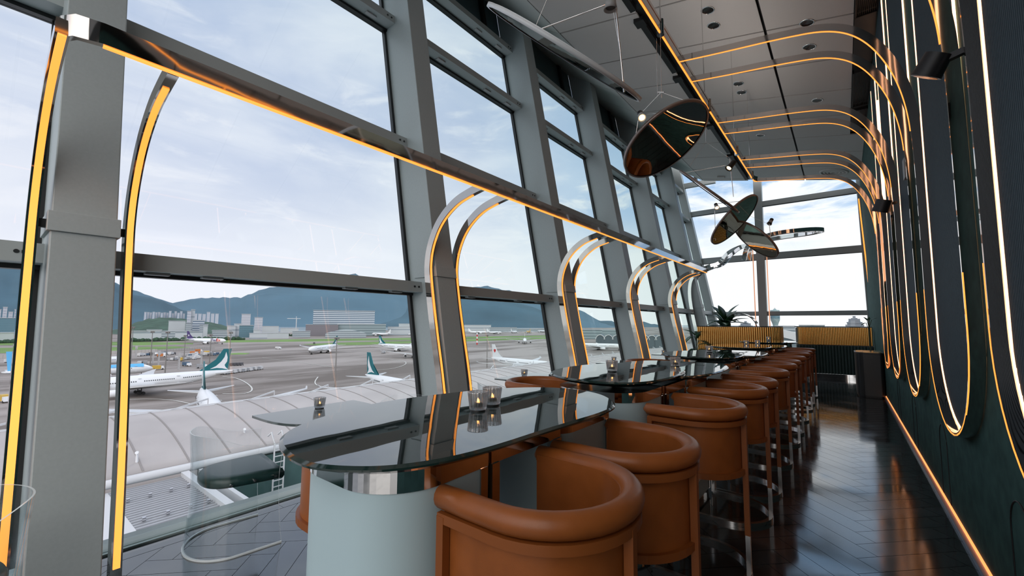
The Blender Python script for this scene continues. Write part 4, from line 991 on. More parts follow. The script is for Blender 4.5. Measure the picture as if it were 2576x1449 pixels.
        m2.build('door_outline', M_PGR, fus, fix=False)
    if band_ is not None:
        for s_ in (-1, 1):
            m2 = MB(); N = 10; a0, a1 = .08, .72; vs = []
            for i in range(N+1):
                x = -(a0+(a1-a0)*i/N)*L_
                for j in range(5): w_ = math.radians(22+i*.5+j*(16)); vs.append((x, s_*R*1.012*math.cos(w_), zf+R*1.012*math.sin(w_)))
            m2.add(vs, [(i*5+j, i*5+j+1, (i+1)*5+j+1, (i+1)*5+j) for i in range(N) for j in range(4)], 0, True); m2.build('livery_band', band_, fus, fix=False)
    if lettering:
        for s_ in (1, -1):
            x = .32*L_ if s_ == -1 else .22*L_
            off = 0
            for txt, mt in lettering:
                cu = bpy.data.curves.new('lettering', 'FONT'); cu.body = txt; cu.size = D*.92; cu.extrude = .05; cu.materials.append(mt); cu.offset = .09
                oc = bpy.data.objects.new('lettering', cu); COL.objects.link(oc); bpy.context.view_layer.update(); wd = oc.dimensions.x
                me = bpy.data.meshes.new_from_object(oc.evaluated_get(bpy.context.evaluated_depsgraph_get())); bpy.data.objects.remove(oc); me.materials.clear(); me.materials.append(mt)
                o = bpy.data.objects.new('lettering', me); COL.objects.link(o); o.parent = fus
                if s_ == -1: o.rotation_euler = (PI/2, 0, 0); o.location = (-x+off, -R-.10, zf-D*.16)
                else: o.rotation_euler = (PI/2, 0, PI); o.location = (-x-off, R+.10, zf-D*.16)
                off += wd+.1
    return t
def dirang(p, q): return math.atan2(q.y-p.y, q.x-p.x)
p0 = Vector((-250, 11.5, ZA)); plane(p0, -PI/2, 'long white airliner with teal tail passing behind the light arches', L_=73, D=6.2, span=62, ftop=18.6)
plane(Vector((-166-34, 48.5+8, ZA))+Vector((70, -14, 0)), -.20, 'airliner parked nose in below the roof, only tail seen, beside the long white airliner', L_=66, D=5.9, ftop=17.5)
plane(Vector((-185, 121, ZA))+Vector((66, -8, 0)), -.10, 'airliner with tall teal tail rising over the roof right of the apron mast', L_=66, D=5.9, ftop=18.0)
plane(atz(776, 893, ZA)+Vector((0, 0, 0)), dirang(atz(851, 884, ZA)+Vector((-38, 40, 0)), atz(776, 893, ZA)), 'taxiing white airliner with dark teal tail in the middle of the apron', L_=66, D=6.0, span=62, ftop=17)
q0 = atz(1052, 886, ZA); plane(q0, dirang(atz(940, 880, ZA), q0), 'white airliner with teal tail pointing right behind the second column', L_=64, D=5.8, ftop=16.8)
q0 = atz(568, 866, ZA); plane(q0, dirang(atz(462, 865, ZA), q0), 'white freighter with purple tail and large lettering on the far taxiway', L_=62, D=6.2, ftop=18.6, tail=M_PURP, logo='white_x', windows=False, lettering=[('Fed', M_PURP), ('Ex', M_ORG)], name='cargo_plane')
q0 = atz(384, 946, ZA); plane(q0, dirang(atz(180, 960, ZA), q0), 'blue and white airliner with blue crown parked behind the long white airliner', L_=58, D=5.6, ftop=17, body=M_PWH, tail=M_SKY, logo=None, band_=M_SKY)
q0 = atz(328, 921, ZA); plane(q0, dirang(atz(150, 933, ZA), q0), 'plain white airliner behind the blue and white one', L_=55, D=5.4, ftop=16, tail=M_PWH, logo=None)
q0 = atz(1252, 925, ZA); plane(q0+Vector((52, -6, 0)), -.12, 'airliner with white tail and red emblem just above the roof edge', L_=60, D=5.6, ftop=16.8, tail=M_PWH, logo='red')
q0 = atz(1320, 866, ZA); plane(q0, dirang(q0+Vector((-10, 14, 0)), Vector((0, 0, ZA))), 'white airliner taxiing straight towards the windows', L_=60, D=5.8, span=60, ftop=16, tail=M_PWH, logo=None, windows=False)
q0 = atz(1500, 880, ZA); plane(atz(1568, 882, ZA), dirang(q0, atz(1568, 882, ZA)), 'white airliner parked before the dark arched hangars', L_=60, D=5.8, ftop=14, tail=M_PGR, logo=None)
q0 = atz(1050, 905, ZA); plane(q0, dirang(atz(1030, 880, ZA), q0), 'airliner nearly hidden behind the second column', L_=50, D=5, ftop=15)
for k, (px, py, mt, lab) in enumerate(((1226, 836, M_PWH, 'first small white airliner parked along the far terminal'), (1262, 836, M_PWH, 'second small white airliner parked along the far terminal'), (1300, 834, M_PWH, 'third small white airliner parked along the far terminal'),
        (1325, 834, M_YEL, 'small yellow airliner parked along the far terminal'), (1352, 832, M_PWH, 'last small white airliner parked along the far terminal'), (935, 841, M_PWH, 'tiny white airliner parked before the long office block'), (1010, 839, M_PWH, 'tiny white airliner parked near the white hall behind the second column'))):
    q0 = atz(px, py+4, ZA); plane(q0, .9+k*.5, lab, L_=58, D=5.6, ftop=16, tail=mt if mt == M_YEL else M_PWH, logo=None, body=mt, windows=False, group='tiny parked airliners')

# apron masts
M_MAST = mat('mast_steel', (.20, .19, .18), .6)
MAST = [((328, 915.6), 823, 'first'), ((377, 927), 834, 'second'), ((415, 938), 835, 'third'), ((462, 912.5), 844, 'fourth'), ((527, 912.5), 842, 'fifth'), ((575, 935), 836, 'sixth'), ((842.8, 972), 850, None), ((1225, 925), 843, None)]
for (b_, yt, o_) in MAST:
    p = atz(b_[0], b_[1], ZA); d_ = math.hypot(p.x, p.y); h = atd(b_[0], yt, d_).z-ZA
    m_ = MB(); m_.cyl((0, 0, 0), (0, 0, h), .38, .2, n=8); m_.box((-.9, -.9, h-.3), (.9, .9, h+.3))
    for a_ in range(4): m_.box((math.cos(a_*1.57)*.9-.3, math.sin(a_*1.57)*.9-.3, h-.9), (math.cos(a_*1.57)*.9+.3, math.sin(a_*1.57)*.9+.3, h-.2))
    o = m_.build('light_mast', M_MAST); o.location = p
    tag(o, 'tall apron light mast, %s from the left behind the long white airliner' % o_ if o_ else ('tall apron light mast standing alone in the middle of the apron' if b_[0] < 1000 else 'tall apron light mast between the second and third columns'), 'light mast', 'apron light masts')
m_ = MB()
for k in range(6): m_.cyl((0, 0, k*3), (0, 0, k*3+3), 1.0, n=8, mi=k % 2)
o = m_.build('marker_pole', [M_RED, M_PWH]); o.location = atz(1200, 867, ZA); tag(o, 'red and white banded marker pole on the taxiway', 'pole')
# ramp equipment
M_EQ = [mat('eq_grey', (.30, .31, .33), .6), mat('eq_white', (.55, .56, .57), .5), mat('eq_orange', (.50, .16, .04), .6), mat('eq_blue', (.06, .11, .18), .6), mat('eq_yellow', (.55, .36, .06), .6), mat('eq_dark', (.09, .09, .10), .6)]
CN_ = ['grey', 'white', 'orange', 'dark blue', 'yellow', 'black']
def cart(mt):
    m_ = MB(); m_.box((-1.6, -1.1, .5), (1.6, 1.1, .75)); m_.box((-1.3, -1.0, .75), (1.3, 1.0, 2.2))
    for x in (-1.1, 1.1):
        for y in (-1, 1): m_.cyl((x, y-.1, .35), (x, y+.1, .35), .35, n=10, mi=1)
    return m_.build('baggage_cart', [mt, M_TYRE])
def truck(mt):
    m_ = MB(); m_.box((-3.2, -1.2, .6), (1.2, 1.2, 2.9)); m_.hexa([(1.3, -1.2, .6), (3.2, -1.2, .6), (3.2, 1.2, .6), (1.3, 1.2, .6)], [(1.3, -1.2, 2.4), (2.6, -1.2, 2.4), (2.6, 1.2, 2.4), (1.3, 1.2, 2.4)], 2)
    for x in (-2.3, 2.2):
        for y in (-1.1, 1.1): m_.cyl((x, y-.15, .5), (x, y+.15, .5), .5, n=10, mi=1)
    return m_.build('service_truck', [mt, M_TYRE, M_PWH])
protoC = {}; cnt = 0
rnd = random.Random(11)
def put(kind, mi, u, v, rz, lab, grp):
    key = (kind, mi)
    if key not in protoC: protoC[key] = cart(M_EQ[mi]) if kind == 'cart' else truck(M_EQ[mi]); o = protoC[key]
    else: o = protoC[key].copy(); COL.objects.link(o)
    o.location = atz(u, v, ZA); o.rotation_euler = (0, 0, rz); tag(o, lab, 'ramp vehicle' if kind != 'cart' else 'cart', grp)
for k in range(16): put('cart', k % 2, 556+k*6.6, 942.5-k*.9+(k % 3)*.4, .3, 'baggage cart in the long row trailing right of the big teal tail', 'carts in the long row right of the teal tail')
for k in range(6): put('cart', 5, 566+k*8, 921-k*.3, .2, 'low dark cart in the short row beside the sixth mast', 'dark carts beside the sixth mast')
rows = [(355, 895, 12, 7.5, 'nearest the blast fence'), (425, 906, 10, 8, 'in the middle of the ramp yard'), (470, 897, 12, 7, 'behind the fourth mast')]
for (u0, v0, n_, du, w_) in rows:
    for k in range(n_):
        mi = rnd.choice([0, 0, 1, 1, 3, 5]); put('cart' if rnd.random() < .55 else 'truck', mi, u0+k*du, v0-k*.35+rnd.uniform(-1, 1), rnd.uniform(0, 3), 'small ramp vehicle parked %s' % w_, 'ramp vehicles parked '+w_)
for k, (u, v, mi, kd, lab) in enumerate(((500, 885, 2, 'truck', 'orange truck nearest the blast fence corner'), (488, 891, 2, 'truck', 'orange truck parked left of its orange twin'), (508, 892, 2, 'truck', 'orange truck lowest of the orange group'), (523, 890, 4, 'truck', 'yellow orange truck at the right of the orange group'), (406, 898, 2, 'truck', 'orange truck between the second and third masts'),
        (455, 908, 4, 'truck', 'yellow truck left of the fourth mast'), (398, 930, 4, 'truck', 'yellow truck beside the blue airliner nose'), (313, 899, 3, 'truck', 'dark truck beside the first mast'), (352, 918, 1, 'truck', 'white truck above the nose of the blue airliner'), (365, 917, 0, 'truck', 'grey loader above the nose of the blue airliner'),
        (470, 921, 3, 'truck', 'dark blue truck below the fourth mast'), (508, 926, 0, 'truck', 'grey loader left of the big teal tail'), (26, 912, 1, 'truck', 'white coach at the far left behind the light arch'), (68, 911, 3, 'truck', 'dark coach between the left light arch and the column'), (12, 1012, 4, 'truck', 'yellow ramp vehicle at the left edge'),
        (700, 878, 1, 'truck', 'tiny white van on the far grass edge'), (790, 866, 5, 'truck', 'tiny dark hut on the grass island'), (965, 889, 0, 'truck', 'grey tug under the white airliner with teal tail'))):
    put(kd, mi, u, v, rnd.uniform(0, 3), lab, None)
# passenger loader posts
for k, (u, v) in enumerate(((341, 902), (384, 915), (398, 922), (449, 930), (505, 921))):
    m_ = MB(); m_.bar((-1, 0, 0), (-1, 0, 9), .5); m_.bar((1, 0, 0), (1, 0, 9), .5); m_.bar((-1, 0, 6), (1, 0, 6), .3); m_.box((-.9, -.6, 8.4), (1.8, .6, 11)); o = m_.build('stand_sign', [M_LAMPG]); o.location = atz(u, v, ZA)
    tag(o, 'stand guidance frame on two legs, %s from the left' % ['first', 'second', 'third', 'fourth', 'fifth'][k], 'sign frame', 'stand guidance frames')

# ------------------------------------------------------------------ far buildings
def bmat(name, c, c2, h=3.4, duty=.38, v=None):
    return mat(name, c, .6, stripes=(2, 1/h, c2, duty)+((1, 1/v, .75) if v else ()))
B_RES = bmat('tower_block', (.44, .46, .51), (.28, .32, .39), 6, .35, 9); B_WHT = bmat('hall_white', (.44, .48, .51), (.26, .31, .35), 14, .22); B_OFF = bmat('office_stripes', (.50, .55, .60), (.10, .15, .21), 4.6, .50)  # building colours dimmed and blued to imitate distance haze
B_DRK = mat('brown_cladding', (.17, .16, .18), .5); B_GLS = bmat('teal_glass_block', (.10, .20, .25), (.04, .08, .10), 4, .2, 6); B_GRY = bmat('grey_block', (.36, .41, .44), (.16, .20, .23), 4, .4); B_LGT = mat('plain_hall', (.42, .46, .48), .6, noise=(.05, .05)); B_TEAL = bmat('terminal_glass', (.26, .33, .35), (.14, .19, .21), 6, .4)
def building(u0, u1, vt, vb, d, mt, lab, depth=16, name='building', roofmt=None):
    a_ = atd(u0, vb, d); b_ = atd(u1, vb, d); zb = ZA-1; zt = atd((u0+u1)/2, vt, d).z
    a_.z = b_.z = 0; dr = (b_-a_); out = Vector((-dr.y, dr.x, 0)).normalized()
    if out.dot(a_) < 0: out = -out
    t = thing(name, lab, 'building', ((a_.x+b_.x)/2, (a_.y+b_.y)/2, zb), math.atan2(dr.y, dr.x)); hw = dr.length/2; H_ = zt-zb
    s_ = 1 if (Matrix.Rotation(t.rotation_euler.z, 3, 'Z') @ Vector((0, 1, 0))).dot(out) > 0 else -1
    m_ = MB(); m_.box((-hw, min(0, s_*depth), 0), (hw, max(0, s_*depth), H_)); m_.build('facade', mt, t)
    m_ = MB(); m_.box((-hw-.6, min(0, s_*depth)-.6, H_), (hw+.6, max(0, s_*depth)+.6, H_+max(1, H_*.02))); m_.build('roof', roofmt or M_BROOF, t)
    return t
M_BROOF = mat('building_roof', (.36, .39, .42), .6)
D1, D2, D3 = 1150, 1500, 2300
def px1(x): return 260+x/4.83
def py1(y): return 720+y/4.83
i_ = 0
for k in range(15):         # row of residential towers on the hill
    u0 = px1(492+k*33.5); h = [316, 318, 322, 314, 320, 318, 325, 322, 326, 304, 332, 308, 326, 308, 335][k]
    building(u0, u0+5.6, py1(h), py1(400), D3+(k % 3)*40, B_RES, 'pale residential tower on the wooded hill, number %s of fifteen from the left' % (['one','two','three','four','five','six','seven','eight','nine','ten','eleven','twelve','thirteen','fourteen','fifteen'][k]), 24, 'tower_block')['group'] = 'residential towers on the hill'
for k in range(6):
    u0 = px1(1095+k*52); h = [335, 336, 340, 316, 334, 336][k]
    building(u0, u0+8.5, py1(h), py1(430), D3, B_RES, 'pale residential tower right of the tall white tower, %s one' % (['first', 'second', 'third', 'fourth', 'fifth', 'last'][k]), 24, 'tower_block')['group'] = 'residential towers right of the tall white tower'
for k in range(5):
    building(-30+k*15, -30+k*15+11, 785-(k % 3)*6, 850, D2, B_RES, 'pale residential tower at the far left edge, %s one' % (['first', 'second', 'third', 'fourth', 'fifth'][k]), 24, 'tower_block')['group'] = 'residential towers at the left edge'
for (u0, u1, vt, vb, d, mt, lab) in (
    (px1(1000), px1(1050), 783, 845, D1, B_RES, 'left slab of the tall white twin tower'), (px1(1048), px1(1095), 779.5, 845, D1+8, B_WHT, 'tall plain white tower with a raised crown'),
    (px1(1075), px1(1220), 806, 845, D1-60, B_OFF, 'white striped office block at the foot of the tall tower'), (px1(990), px1(1060), 813, 848, D1-90, B_GRY, 'narrow grey glass block left of the striped office'),
    (px1(780), px1(985), 808, 850, D1-40, B_LGT, 'broad cream block left of the tall tower'), (px1(1160), px1(1262), 817, 850, D1-100, B_GRY, 'low grey block with white slab front right of the striped office'),
    (px1(1212), px1(1262), 821, 838, D1-160, B_LGT, 'small white panel fronted block'),
    (px1(1665), px1(1775), 790.5, 850, D1, B_RES, 'white residential tower cluster, left one of the two in the middle'), (px1(1825), px1(1925), 799, 850, D1, B_RES, 'white residential tower, right one of the two in the middle'),
    (px1(1498), px1(1600), 820, 850, D1-60, B_WHT, 'low cream block left of the teal glass block'), (px1(1580), px1(1675), 815, 850, D1-50, B_WHT, 'taller cream block left of the teal glass block'),
    (px1(1645), px1(1818), 819, 848, D1-120, B_GLS, 'teal glass office block with a roof cabin'), (px1(1820), px1(1905), 830, 850, D1-140, B_LGT, 'small white block right of the teal glass block'), (px1(1315), px1(1560), 832, 855, D1-220, B_GRY, 'long low grey building with window bands'),
    (px1(1770), px1(2060), 839, 858, D1-200, B_WHT, 'long low white freight hall'), (px1(200), px1(520), 834, 858, D1-250, B_WHT, 'long white hangar left of centre'), (px1(520), px1(700), 831, 858, D1-250, B_WHT, 'long white hangar in the middle of the hangar row'), (px1(700), px1(870), 834, 858, D1-250, B_GRY, 'grey fronted hangar in the hangar row'), (px1(865), px1(1200), 834, 858, D1-250, B_WHT, 'white hangar with tall end wall behind the freighter'),
    (px1(1890), px1(2125), 821, 850, D2, B_LGT, 'long pale hall behind the right of the teal glass block'), (705, 750, 826, 842, D2, B_LGT, 'pale tent roofed hall below the crane'), (660, 726, 838, 855, D1-200, B_LGT, 'white low block before the tent roofed hall'),
    (768, 850, 817, 846, D1-60, B_DRK, 'dark brown cladded block below the long striped office'), (848, 970, 816, 846, D1-50, B_TEAL, 'grey green glazed block beside the dark brown block'), (787, 942, 782, 816, D1-30, B_OFF, 'long seven storey white striped office slab on the glazed podium'),
    (975, 1045, 823, 846, D1-20, B_WHT, 'white stepped hall right of the glazed block'), (1003, 1040, 815, 830, D1, B_LGT, 'white penthouse blocks above the stepped hall'),
    (1166, 1235, 818, 838, 1500, B_WHT, 'white stepped building at the foot of the mountain right of the second column'), (1230, 1300, 824, 838, 1500, B_GRY, 'grey hall right of the white stepped building'), (1300, 1380, 828, 838, 1600, B_GRY, 'low grey terminal behind the parked airliners'),
    (735, 780, 834, 850, D1-150, B_GRY, 'low hall with curved roof left of the brown block'), (-120, 40, 800, 850, D1, B_GLS, 'dark glass building at the far left edge'), (-100, 100, 838, 856, D1-200, B_LGT, 'low pale building at the far left edge')):
    t_ = building(u0, u1, vt, vb, d, mt, lab)
# vaulted grey hangar before the podium
a_ = atd(820, 846, 1000); t = thing('vaulted_hangar', 'grey hangar with a shallow curved roof before the dark brown block', 'building', (a_.x, a_.y, ZA)); t.rotation_euler = (0, 0, math.atan2(atd(900, 846, 1000).y-a_.y, atd(900, 846, 1000).x-a_.x))
m_ = MB(); P = [(0, 0)]+[(80*k/12, 9+7*math.sin(PI*k/12)) for k in range(13)]+[(80, 0)]; vs = [(x, 0, z) for x, z in P]+[(x, -40, z) for x, z in P]; k = len(P)
m_.add(vs, [tuple(range(k)), tuple(range(2*k-1, k-1, -1))]+[(i, (i+1) % k, k+(i+1) % k, k+i) for i in range(k)]); m_.build('shell', B_GRY, t)
# crane
a_ = atd(744, 842, 1300); t = thing('tower_crane', 'white tower crane left of the dark brown block', 'crane', (a_.x, a_.y, ZA)); m_ = MB(); m_.bar((0, 0, 0), (0, 0, 42), 1.6); m_.bar((-6, -22, 42), (2, 10, 42), 1.4); m_.bar((-1, 0, 42), (-1, 0, 48), 1); m_.build('mast_and_jib', M_ROOFP, t)
# control towers
def tower(u, vt, vb, d, lab, kind):
    a_ = atd(u, vb, d); zt = atd(u, vt, d).z; t = thing('control_tower', lab, 'tower', (a_.x, a_.y, ZA)); h = zt-ZA; s_ = h
    TG = mat('tower_green', (.24, .34, .36), .5); TB_ = mat('tower_slate', (.17, .20, .24), .5)
    m_ = MB()
    if kind == 0:
        r = d/1060*7.5
        m_.lathe([(r*.62, 0), (r*.62, h*.50), (r*.9, h*.60), (r*1.15, h*.66), (r*1.15, h*.80), (r*1.25, h*.82), (r*1.25, h*.86), (r*1.05, h*.87), (r*1.2, h*.95), (r*.4, h*.96), (r*.3, h*.99), (.1, h)], n=16); m_.build('shaft', TG, t)
        m_ = MB(); m_.lathe([(r*1.17, h*.70), (r*1.17, h*.78)], n=16); m_.build('window_band', B_GLS, t)
        m_ = MB(); m_.cyl((0, 0, h), (0, 0, h*1.02), .4, n=6); m_.build('antenna', M_MAST, t)
    else:
        w_ = d/1060*14
        for (a, b, f) in ((0, .62, .6), (.62, .70, 1.0), (.70, .74, .8), (.74, .79, .85), (.79, .82, .65), (.82, .90, .62), (.90, .93, .35), (.93, 1.0, .16)): m_.box((-w_*f, -w_*f, h*a), (w_*f, w_*f, h*b))
        m_.build('stepped_tower', TB_, t)
    return t
tower(1951, 776, 822, 900, 'slender green grey control tower seen through the end window', 0); tower(2150, 795, 823, 900, 'stepped dark tower seen through the right of the end window', 1); tower(1876, 808, 822, 900, 'small stepped tower seen through the steel arch', 1)
building(1950, 2000, 821, 824, 700, B_GRY, 'low dark terminal roofline beside the control tower'); building(2010, 2075, 818.5, 824, 900, B_TEAL, 'low glazed terminal roofline above the right booth')
# ground and near roofs beyond the end window
m_ = MB(); m_.box((-52, 60, ZA-.5), (1500, 4000, ZA)); st(m_.build('ground', M_APRON))
t = thing('vault_roof', 'grey vaulted terminal roof seen between the two booths', 'roof', (aty(1948, 845, 90).x, 90, -6.6)); m_ = MB(); P = [(-11+22*k/16, 6*math.sin(PI*k/16)) for k in range(17)]; vs = [(x, 0, z) for x, z in P]+[(x, 60, z) for x, z in P]; k = 17
m_.add(vs, [tuple(range(k)), tuple(range(2*k-1, k-1, -1))]+[(i, (i+1) % k, k+(i+1) % k, k+i) for i in range(k)]); m_.build('vault', [mat('vault_grey', (.22, .28, .31), .4)], t)
m_ = MB(); P2 = [(x, z+.3) for x, z in P]; m_.ribbon([(x, -.4, z) for x, z in P2], [(0, 0, 1)]*17, -.4, .9, 1.2); m_.build('roof_edge', M_ROOFP, t)
# midfield concourse with arched roofs
t0 = None; HB = atd(1560, 860, 600)
for k, u in enumerate((1510, 1531, 1552, 1600, 1622, 1640, 1660)):
    a_ = atd(u, 860, 600); 
    if t0 is None:
        t0 = thing('arched_hangar', '', 'building', (0, 0, ZA)); m_ = MB(); P = [(-6*math.cos(PI*j/14), 7.5*math.sin(PI*j/14)+9) for j in range(15)]; P[0] = (-6, 0); P[-1] = (6, 0); vs = [(x, 0, z) for x, z in P]+[(x, -60, z) for x, z in P]; q = 15
        m_.add(vs, [tuple(range(q)), tuple(range(2*q-1, q-1, -1))]+[(i, (i+1) % q, q+(i+1) % q, q+i) for i in range(q)]); m_.build('arch', mat('hangar_dark', (.07, .10, .12), .5), t0)
        m_ = MB(); m_.ribbon([(x, .4, z) for x, z in P[1:-1]], [(0, 0, 1)]*13, 0, .8, 1.0); m_.build('arch_edge', M_ROOFP, t0); t_ = t0
    else: t_ = copy_tree(t0)
    t_.location = (a_.x, a_.y, ZA); t_.rotation_euler = (0, 0, math.atan2(HB.y, HB.x)+PI/2)
    t_['label'] = 'dark arched hangar in the arched row beyond the apron, %s from the left' % ['first', 'second', 'third', 'fourth', 'fifth', 'sixth', 'last'][k]; t_['group'] = 'dark arched hangars'
for k, (u, z0) in enumerate(((1455, 12), (1490, 14))): building(u, u+60, 830, 842, 900+k*200, B_TEAL, 'long low glazed concourse, %s part' % ['left', 'right'][k])

# ------------------------------------------------------------------ mountains as ridged terrain
def ridge(P, d, depth, base_v, mt, name, lab, seed, rough=.03):
    rnd = random.Random(seed); m_ = MB(); U = []; u = P[0][0]
    while u <= P[-1][0]: U.append(u); u += 9
    def prof(u):
        for (a, b) in zip(P, P[1:]):
            if a[0] <= u <= b[0]: f = (u-a[0])/(b[0]-a[0]); return a[1]+(b[1]-a[1])*f
        return P[-1][1]
    R_ = 14; vs = []
    ph = [rnd.uniform(0, 6.28) for _ in range(6)]
    for i, u in enumerate(U):
        top = atd(u, prof(u)+.8*math.sin(u*.21+ph[0])+.6*math.sin(u*.47+ph[1]), d)
        for j in range(R_+1):
            s_ = j/R_; dist = d-depth*(1-s_); 
            base = Vector((top.x, top.y, 0))*(dist/d)
            fold = math.sin(u*.035+ph[2]+3*s_)*.5+math.sin(u*.083+ph[3]-5*s_)*.3+math.sin(u*.19+ph[4]+9*s_)*.12
            z = ZA-2+(top.z-ZA)*(s_**1.15)*(1-rough*8*(1-s_)*fold*s_)
            vs.append((base.x, base.y, z))
        vs.append((top.x*1.12, top.y*1.12, ZA-2))
    K = R_+2; m_.add(vs, [(i*K+j, i*K+j+1, (i+1)*K+j+1, (i+1)*K+j) for i in range(len(U)-1) for j in range(K-1)], 0, True)
    o = m_.build(name, mt, fix=False); return st(o, lab)
M_MTHAZE1 = mat('mountain_forest_hazed', (.045, .105, .145), .95, noise=(.0016, .22)); M_MTHAZE2 = mat('mountain_far_hazed', (.070, .145, .20), .95, noise=(.001, .12)); M_HILL = mat('hill_woods', (.04, .085, .06), .95, noise=(.03, .35))  # mountain colours blued to stand in for aerial haze
ridge([(-900, 600), (-300, 620), (0, 655), (120, 672), (250, 690), (290, 712), (314, 728), (332, 741), (376, 747), (409, 756), (438, 770), (467, 782), (520, 800), (580, 822), (620, 835)], 3800, 1500, 845, M_MTHAZE1, 'hill', 'dark haze-blue forested mountain shoulder on the left', 1)
ridge([(-600, 560), (0, 640), (260, 700), (380, 745), (434, 762), (462, 756), (492, 750), (556, 748), (607, 748), (633, 738), (663, 726), (720, 716), (790, 706), (840, 697), (869, 691), (892, 688), (918, 699), (990, 712), (1080, 722), (1153, 722), (1186, 723), (1214, 720), (1230, 719), (1250, 726), (1288, 732), (1328, 741), (1400, 762), (1468, 783), (1500, 803), (1560, 822), (1640, 826)], 5600, 2400, 845, M_MTHAZE2, 'hill', 'long haze-blue mountain range across the bay', 2, .05)
ridge([(895, 826), (905, 812), (940, 800), (980, 785), (1030, 770), (1090, 752), (1160, 744), (1240, 745), (1300, 760), (1350, 775), (1400, 800), (1450, 822), (1500, 832)], 4200, 1200, 845, M_MTHAZE1, 'hill', 'nearer haze-blue mountain behind the second and third columns', 4)
ridge([(1440, 832), (1480, 815), (1492, 811), (1514, 806), (1540, 807), (1553, 813), (1575, 818), (1590, 812), (1612, 808), (1640, 814), (1680, 822), (1760, 828)], 5000, 800, 845, M_MTHAZE1, 'hill', 'low distant hills across the water', 5, .01)
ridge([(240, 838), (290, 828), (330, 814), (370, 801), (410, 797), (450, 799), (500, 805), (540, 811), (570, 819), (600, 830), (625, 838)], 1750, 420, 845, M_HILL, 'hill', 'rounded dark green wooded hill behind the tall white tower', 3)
m_ = MB(); m_.box((-9000, -6000, ZA-1.2), (9000, 12000, ZA-.7)); st(m_.build('ground', mat('bay_water', (.16, .22, .25), .25)))
# tree belts
M_TREE = mat('tree_leaves', (.035, .075, .045), .9, noise=(.3, .4))
for (u0, u1, d, lab) in ((330, 620, 900, 'belt of dark trees along the hangar row'), (640, 780, 1100, 'belt of dark trees behind the white freight hall'), (-200, 60, 950, 'belt of dark trees at the far left edge')):
    m_ = MB(); rnd = random.Random(int(u0)+5)
    for k in range(int((u1-u0)/5)):
        c = atd(u0+k*5+rnd.uniform(-2, 2), 850, d); r = rnd.uniform(1.8, 4)
        m_.lathe([(.01, r*1.8), (r*.7, r*1.5), (r, r*.9), (r*.8, .3), (.01, 0)], (c.x, c.y, ZA), n=8)
    tag(m_.build('tree_belt', M_TREE), lab, 'trees', kind='stuff')

# ================================================================== WORLD, CAMERA
wd = bpy.data.worlds.new('sky'); S.world = wd; wd.use_nodes = True; nt = wd.node_tree; nt.nodes.clear()
out = nt.nodes.new('ShaderNodeOutputWorld'); bg = nt.nodes.new('ShaderNodeBackground'); tc = nt.nodes.new('ShaderNodeTexCoord')
sp = nt.nodes.new('ShaderNodeSeparateXYZ'); nt.links.new(tc.outputs['Generated'], sp.inputs[0])
mp = nt.nodes.new('ShaderNodeMapping'); mp.inputs['Scale'].default_value = (1.0, 1.0, 3.6); nt.links.new(tc.outputs['Generated'], mp.inputs[0])
def wnoise(sc, det, ro, dist=0, off=None):
    n = nt.nodes.new('ShaderNodeTexNoise'); n.inputs['Scale'].default_value = sc; n.inputs['Detail'].default_value = det; n.inputs['Roughness'].default_value = ro; n.inputs['Distortion'].default_value = dist
    nt.links.new(mp.outputs[0], n.inputs['Vector']); return n.outputs['Fac']
def mth(op, a, b=None, clamp=False):
    m = nt.nodes.new('ShaderNodeMath'); m.operation = op; m.use_clamp = clamp
    for i, q in enumerate((a, b)):
        if q is None: continue
        if isinstance(q, (int, float)): m.inputs[i].default_value = q
        else: nt.links.new(q, m.inputs[i])
    return m.outputs[0]
def mrange(v, a, b, c=0, d=1):
    m = nt.nodes.new('ShaderNodeMapRange'); m.interpolation_type = 'SMOOTHSTEP'; m.inputs[1].default_value = a; m.inputs[2].default_value = b; m.inputs[3].default_value = c; m.inputs[4].default_value = d; nt.links.new(v, m.inputs[0]); return m.outputs[0]
def cmix(f, a, b):
    m = nt.nodes.new('ShaderNodeMix'); m.data_type = 'RGBA'
    if isinstance(f, (int, float)): m.inputs['Factor'].default_value = f
    else: nt.links.new(f, m.inputs['Factor'])
    for k, q in (('A', a), ('B', b)):
        if isinstance(q, tuple): m.inputs[k].default_value = (*q, 1)
        else: nt.links.new(q, m.inputs[k])
    return m.outputs['Result']
big = wnoise(1.6, 6, .55, .4); fine = wnoise(4.5, 8, .60, .6)
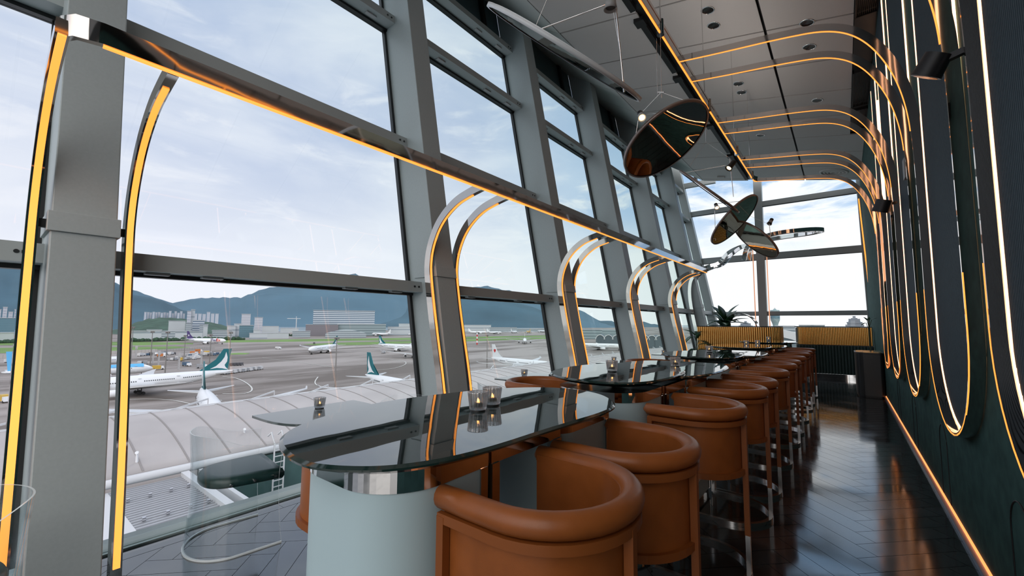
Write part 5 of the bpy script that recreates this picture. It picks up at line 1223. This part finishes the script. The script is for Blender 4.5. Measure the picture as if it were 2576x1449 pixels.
# broad overcast on the window side (towards -X), broken cloud and blue towards the end of the room (+Y)
side = mrange(mth('ADD', sp.outputs['Y'], mth('MULTIPLY', sp.outputs['X'], .55)), .25, .95)
blue_e = mrange(mth('ADD', mth('MULTIPLY', fine, .6), mth('MULTIPLY', big, .4)), .60, .50)
c_over = cmix(mrange(big, .35, .65), (.47, .55, .72), (.72, .76, .84))
c_over = cmix(mrange(fine, .50, .66, 0, .55), c_over, (.86, .87, .90))
c_low = cmix(mrange(sp.outputs['Z'], .02, .42), (.84, .86, .90), c_over)
c_end = cmix(mth('MULTIPLY', blue_e, mrange(sp.outputs['Z'], .12, .27)), (.92, .93, .95), (.34, .53, .80))
colr = cmix(side, c_low, c_end)
fillw = mrange(mth('ADD', mth('MULTIPLY', sp.outputs['X'], .75), mth('ADD', mth('MULTIPLY', sp.outputs['Y'], -.62), mth('MULTIPLY', sp.outputs['Z'], .25))), .15, .9)
colr = cmix(fillw, colr, (1.95, 1.9, 1.85))      # sky brightened behind the camera, added to light the interior
below = cmix(mrange(sp.outputs['Z'], -.02, .0), (.30, .33, .35), colr)
nt.links.new(below, bg.inputs[0]); bg.inputs[1].default_value = 1.0; nt.links.new(bg.outputs[0], out.inputs[0])
sun = bpy.data.lights.new('daylight', 'SUN'); sun.energy = .55; sun.angle = math.radians(18); sun.color = (1, .97, .92)
so_ = bpy.data.objects.new('daylight', sun); COL.objects.link(so_); so_.rotation_euler = Vector((.35, -.55, -.75)).to_track_quat('-Z', 'Y').to_euler()
# room downlights are left unlit
cam = bpy.data.cameras.new('camera'); co = bpy.data.objects.new('camera', cam); COL.objects.link(co)
cam.sensor_width = 36; cam.lens = F/2576*36; cam.clip_start = .05; cam.clip_end = 30000
r0 = Vector((AX[0], AY[0], AZ[0])); d0 = Vector((AX[1], AY[1], AZ[1])); f0 = Vector((AX[2], AY[2], AZ[2]))
Mx = Matrix(((r0.x, -d0.x, -f0.x, 0), (r0.y, -d0.y, -f0.y, 0), (r0.z, -d0.z, -f0.z, EYE), (0, 0, 0, 1))); co.matrix_world = Mx
S.camera = co
S.view_settings.view_transform = 'Standard'; S.view_settings.look = 'None'; S.view_settings.gamma = 1; S.view_settings.exposure = 0.26; S.view_settings.use_curve_mapping = False
cy = S.cycles; cy.max_bounces = 10; cy.diffuse_bounces = 4; cy.glossy_bounces = 6; cy.transmission_bounces = 10; cy.transparent_max_bounces = 24; cy.caustics_reflective = False; cy.caustics_refractive = False; cy.sample_clamp_indirect = 6
cy.use_denoising = True
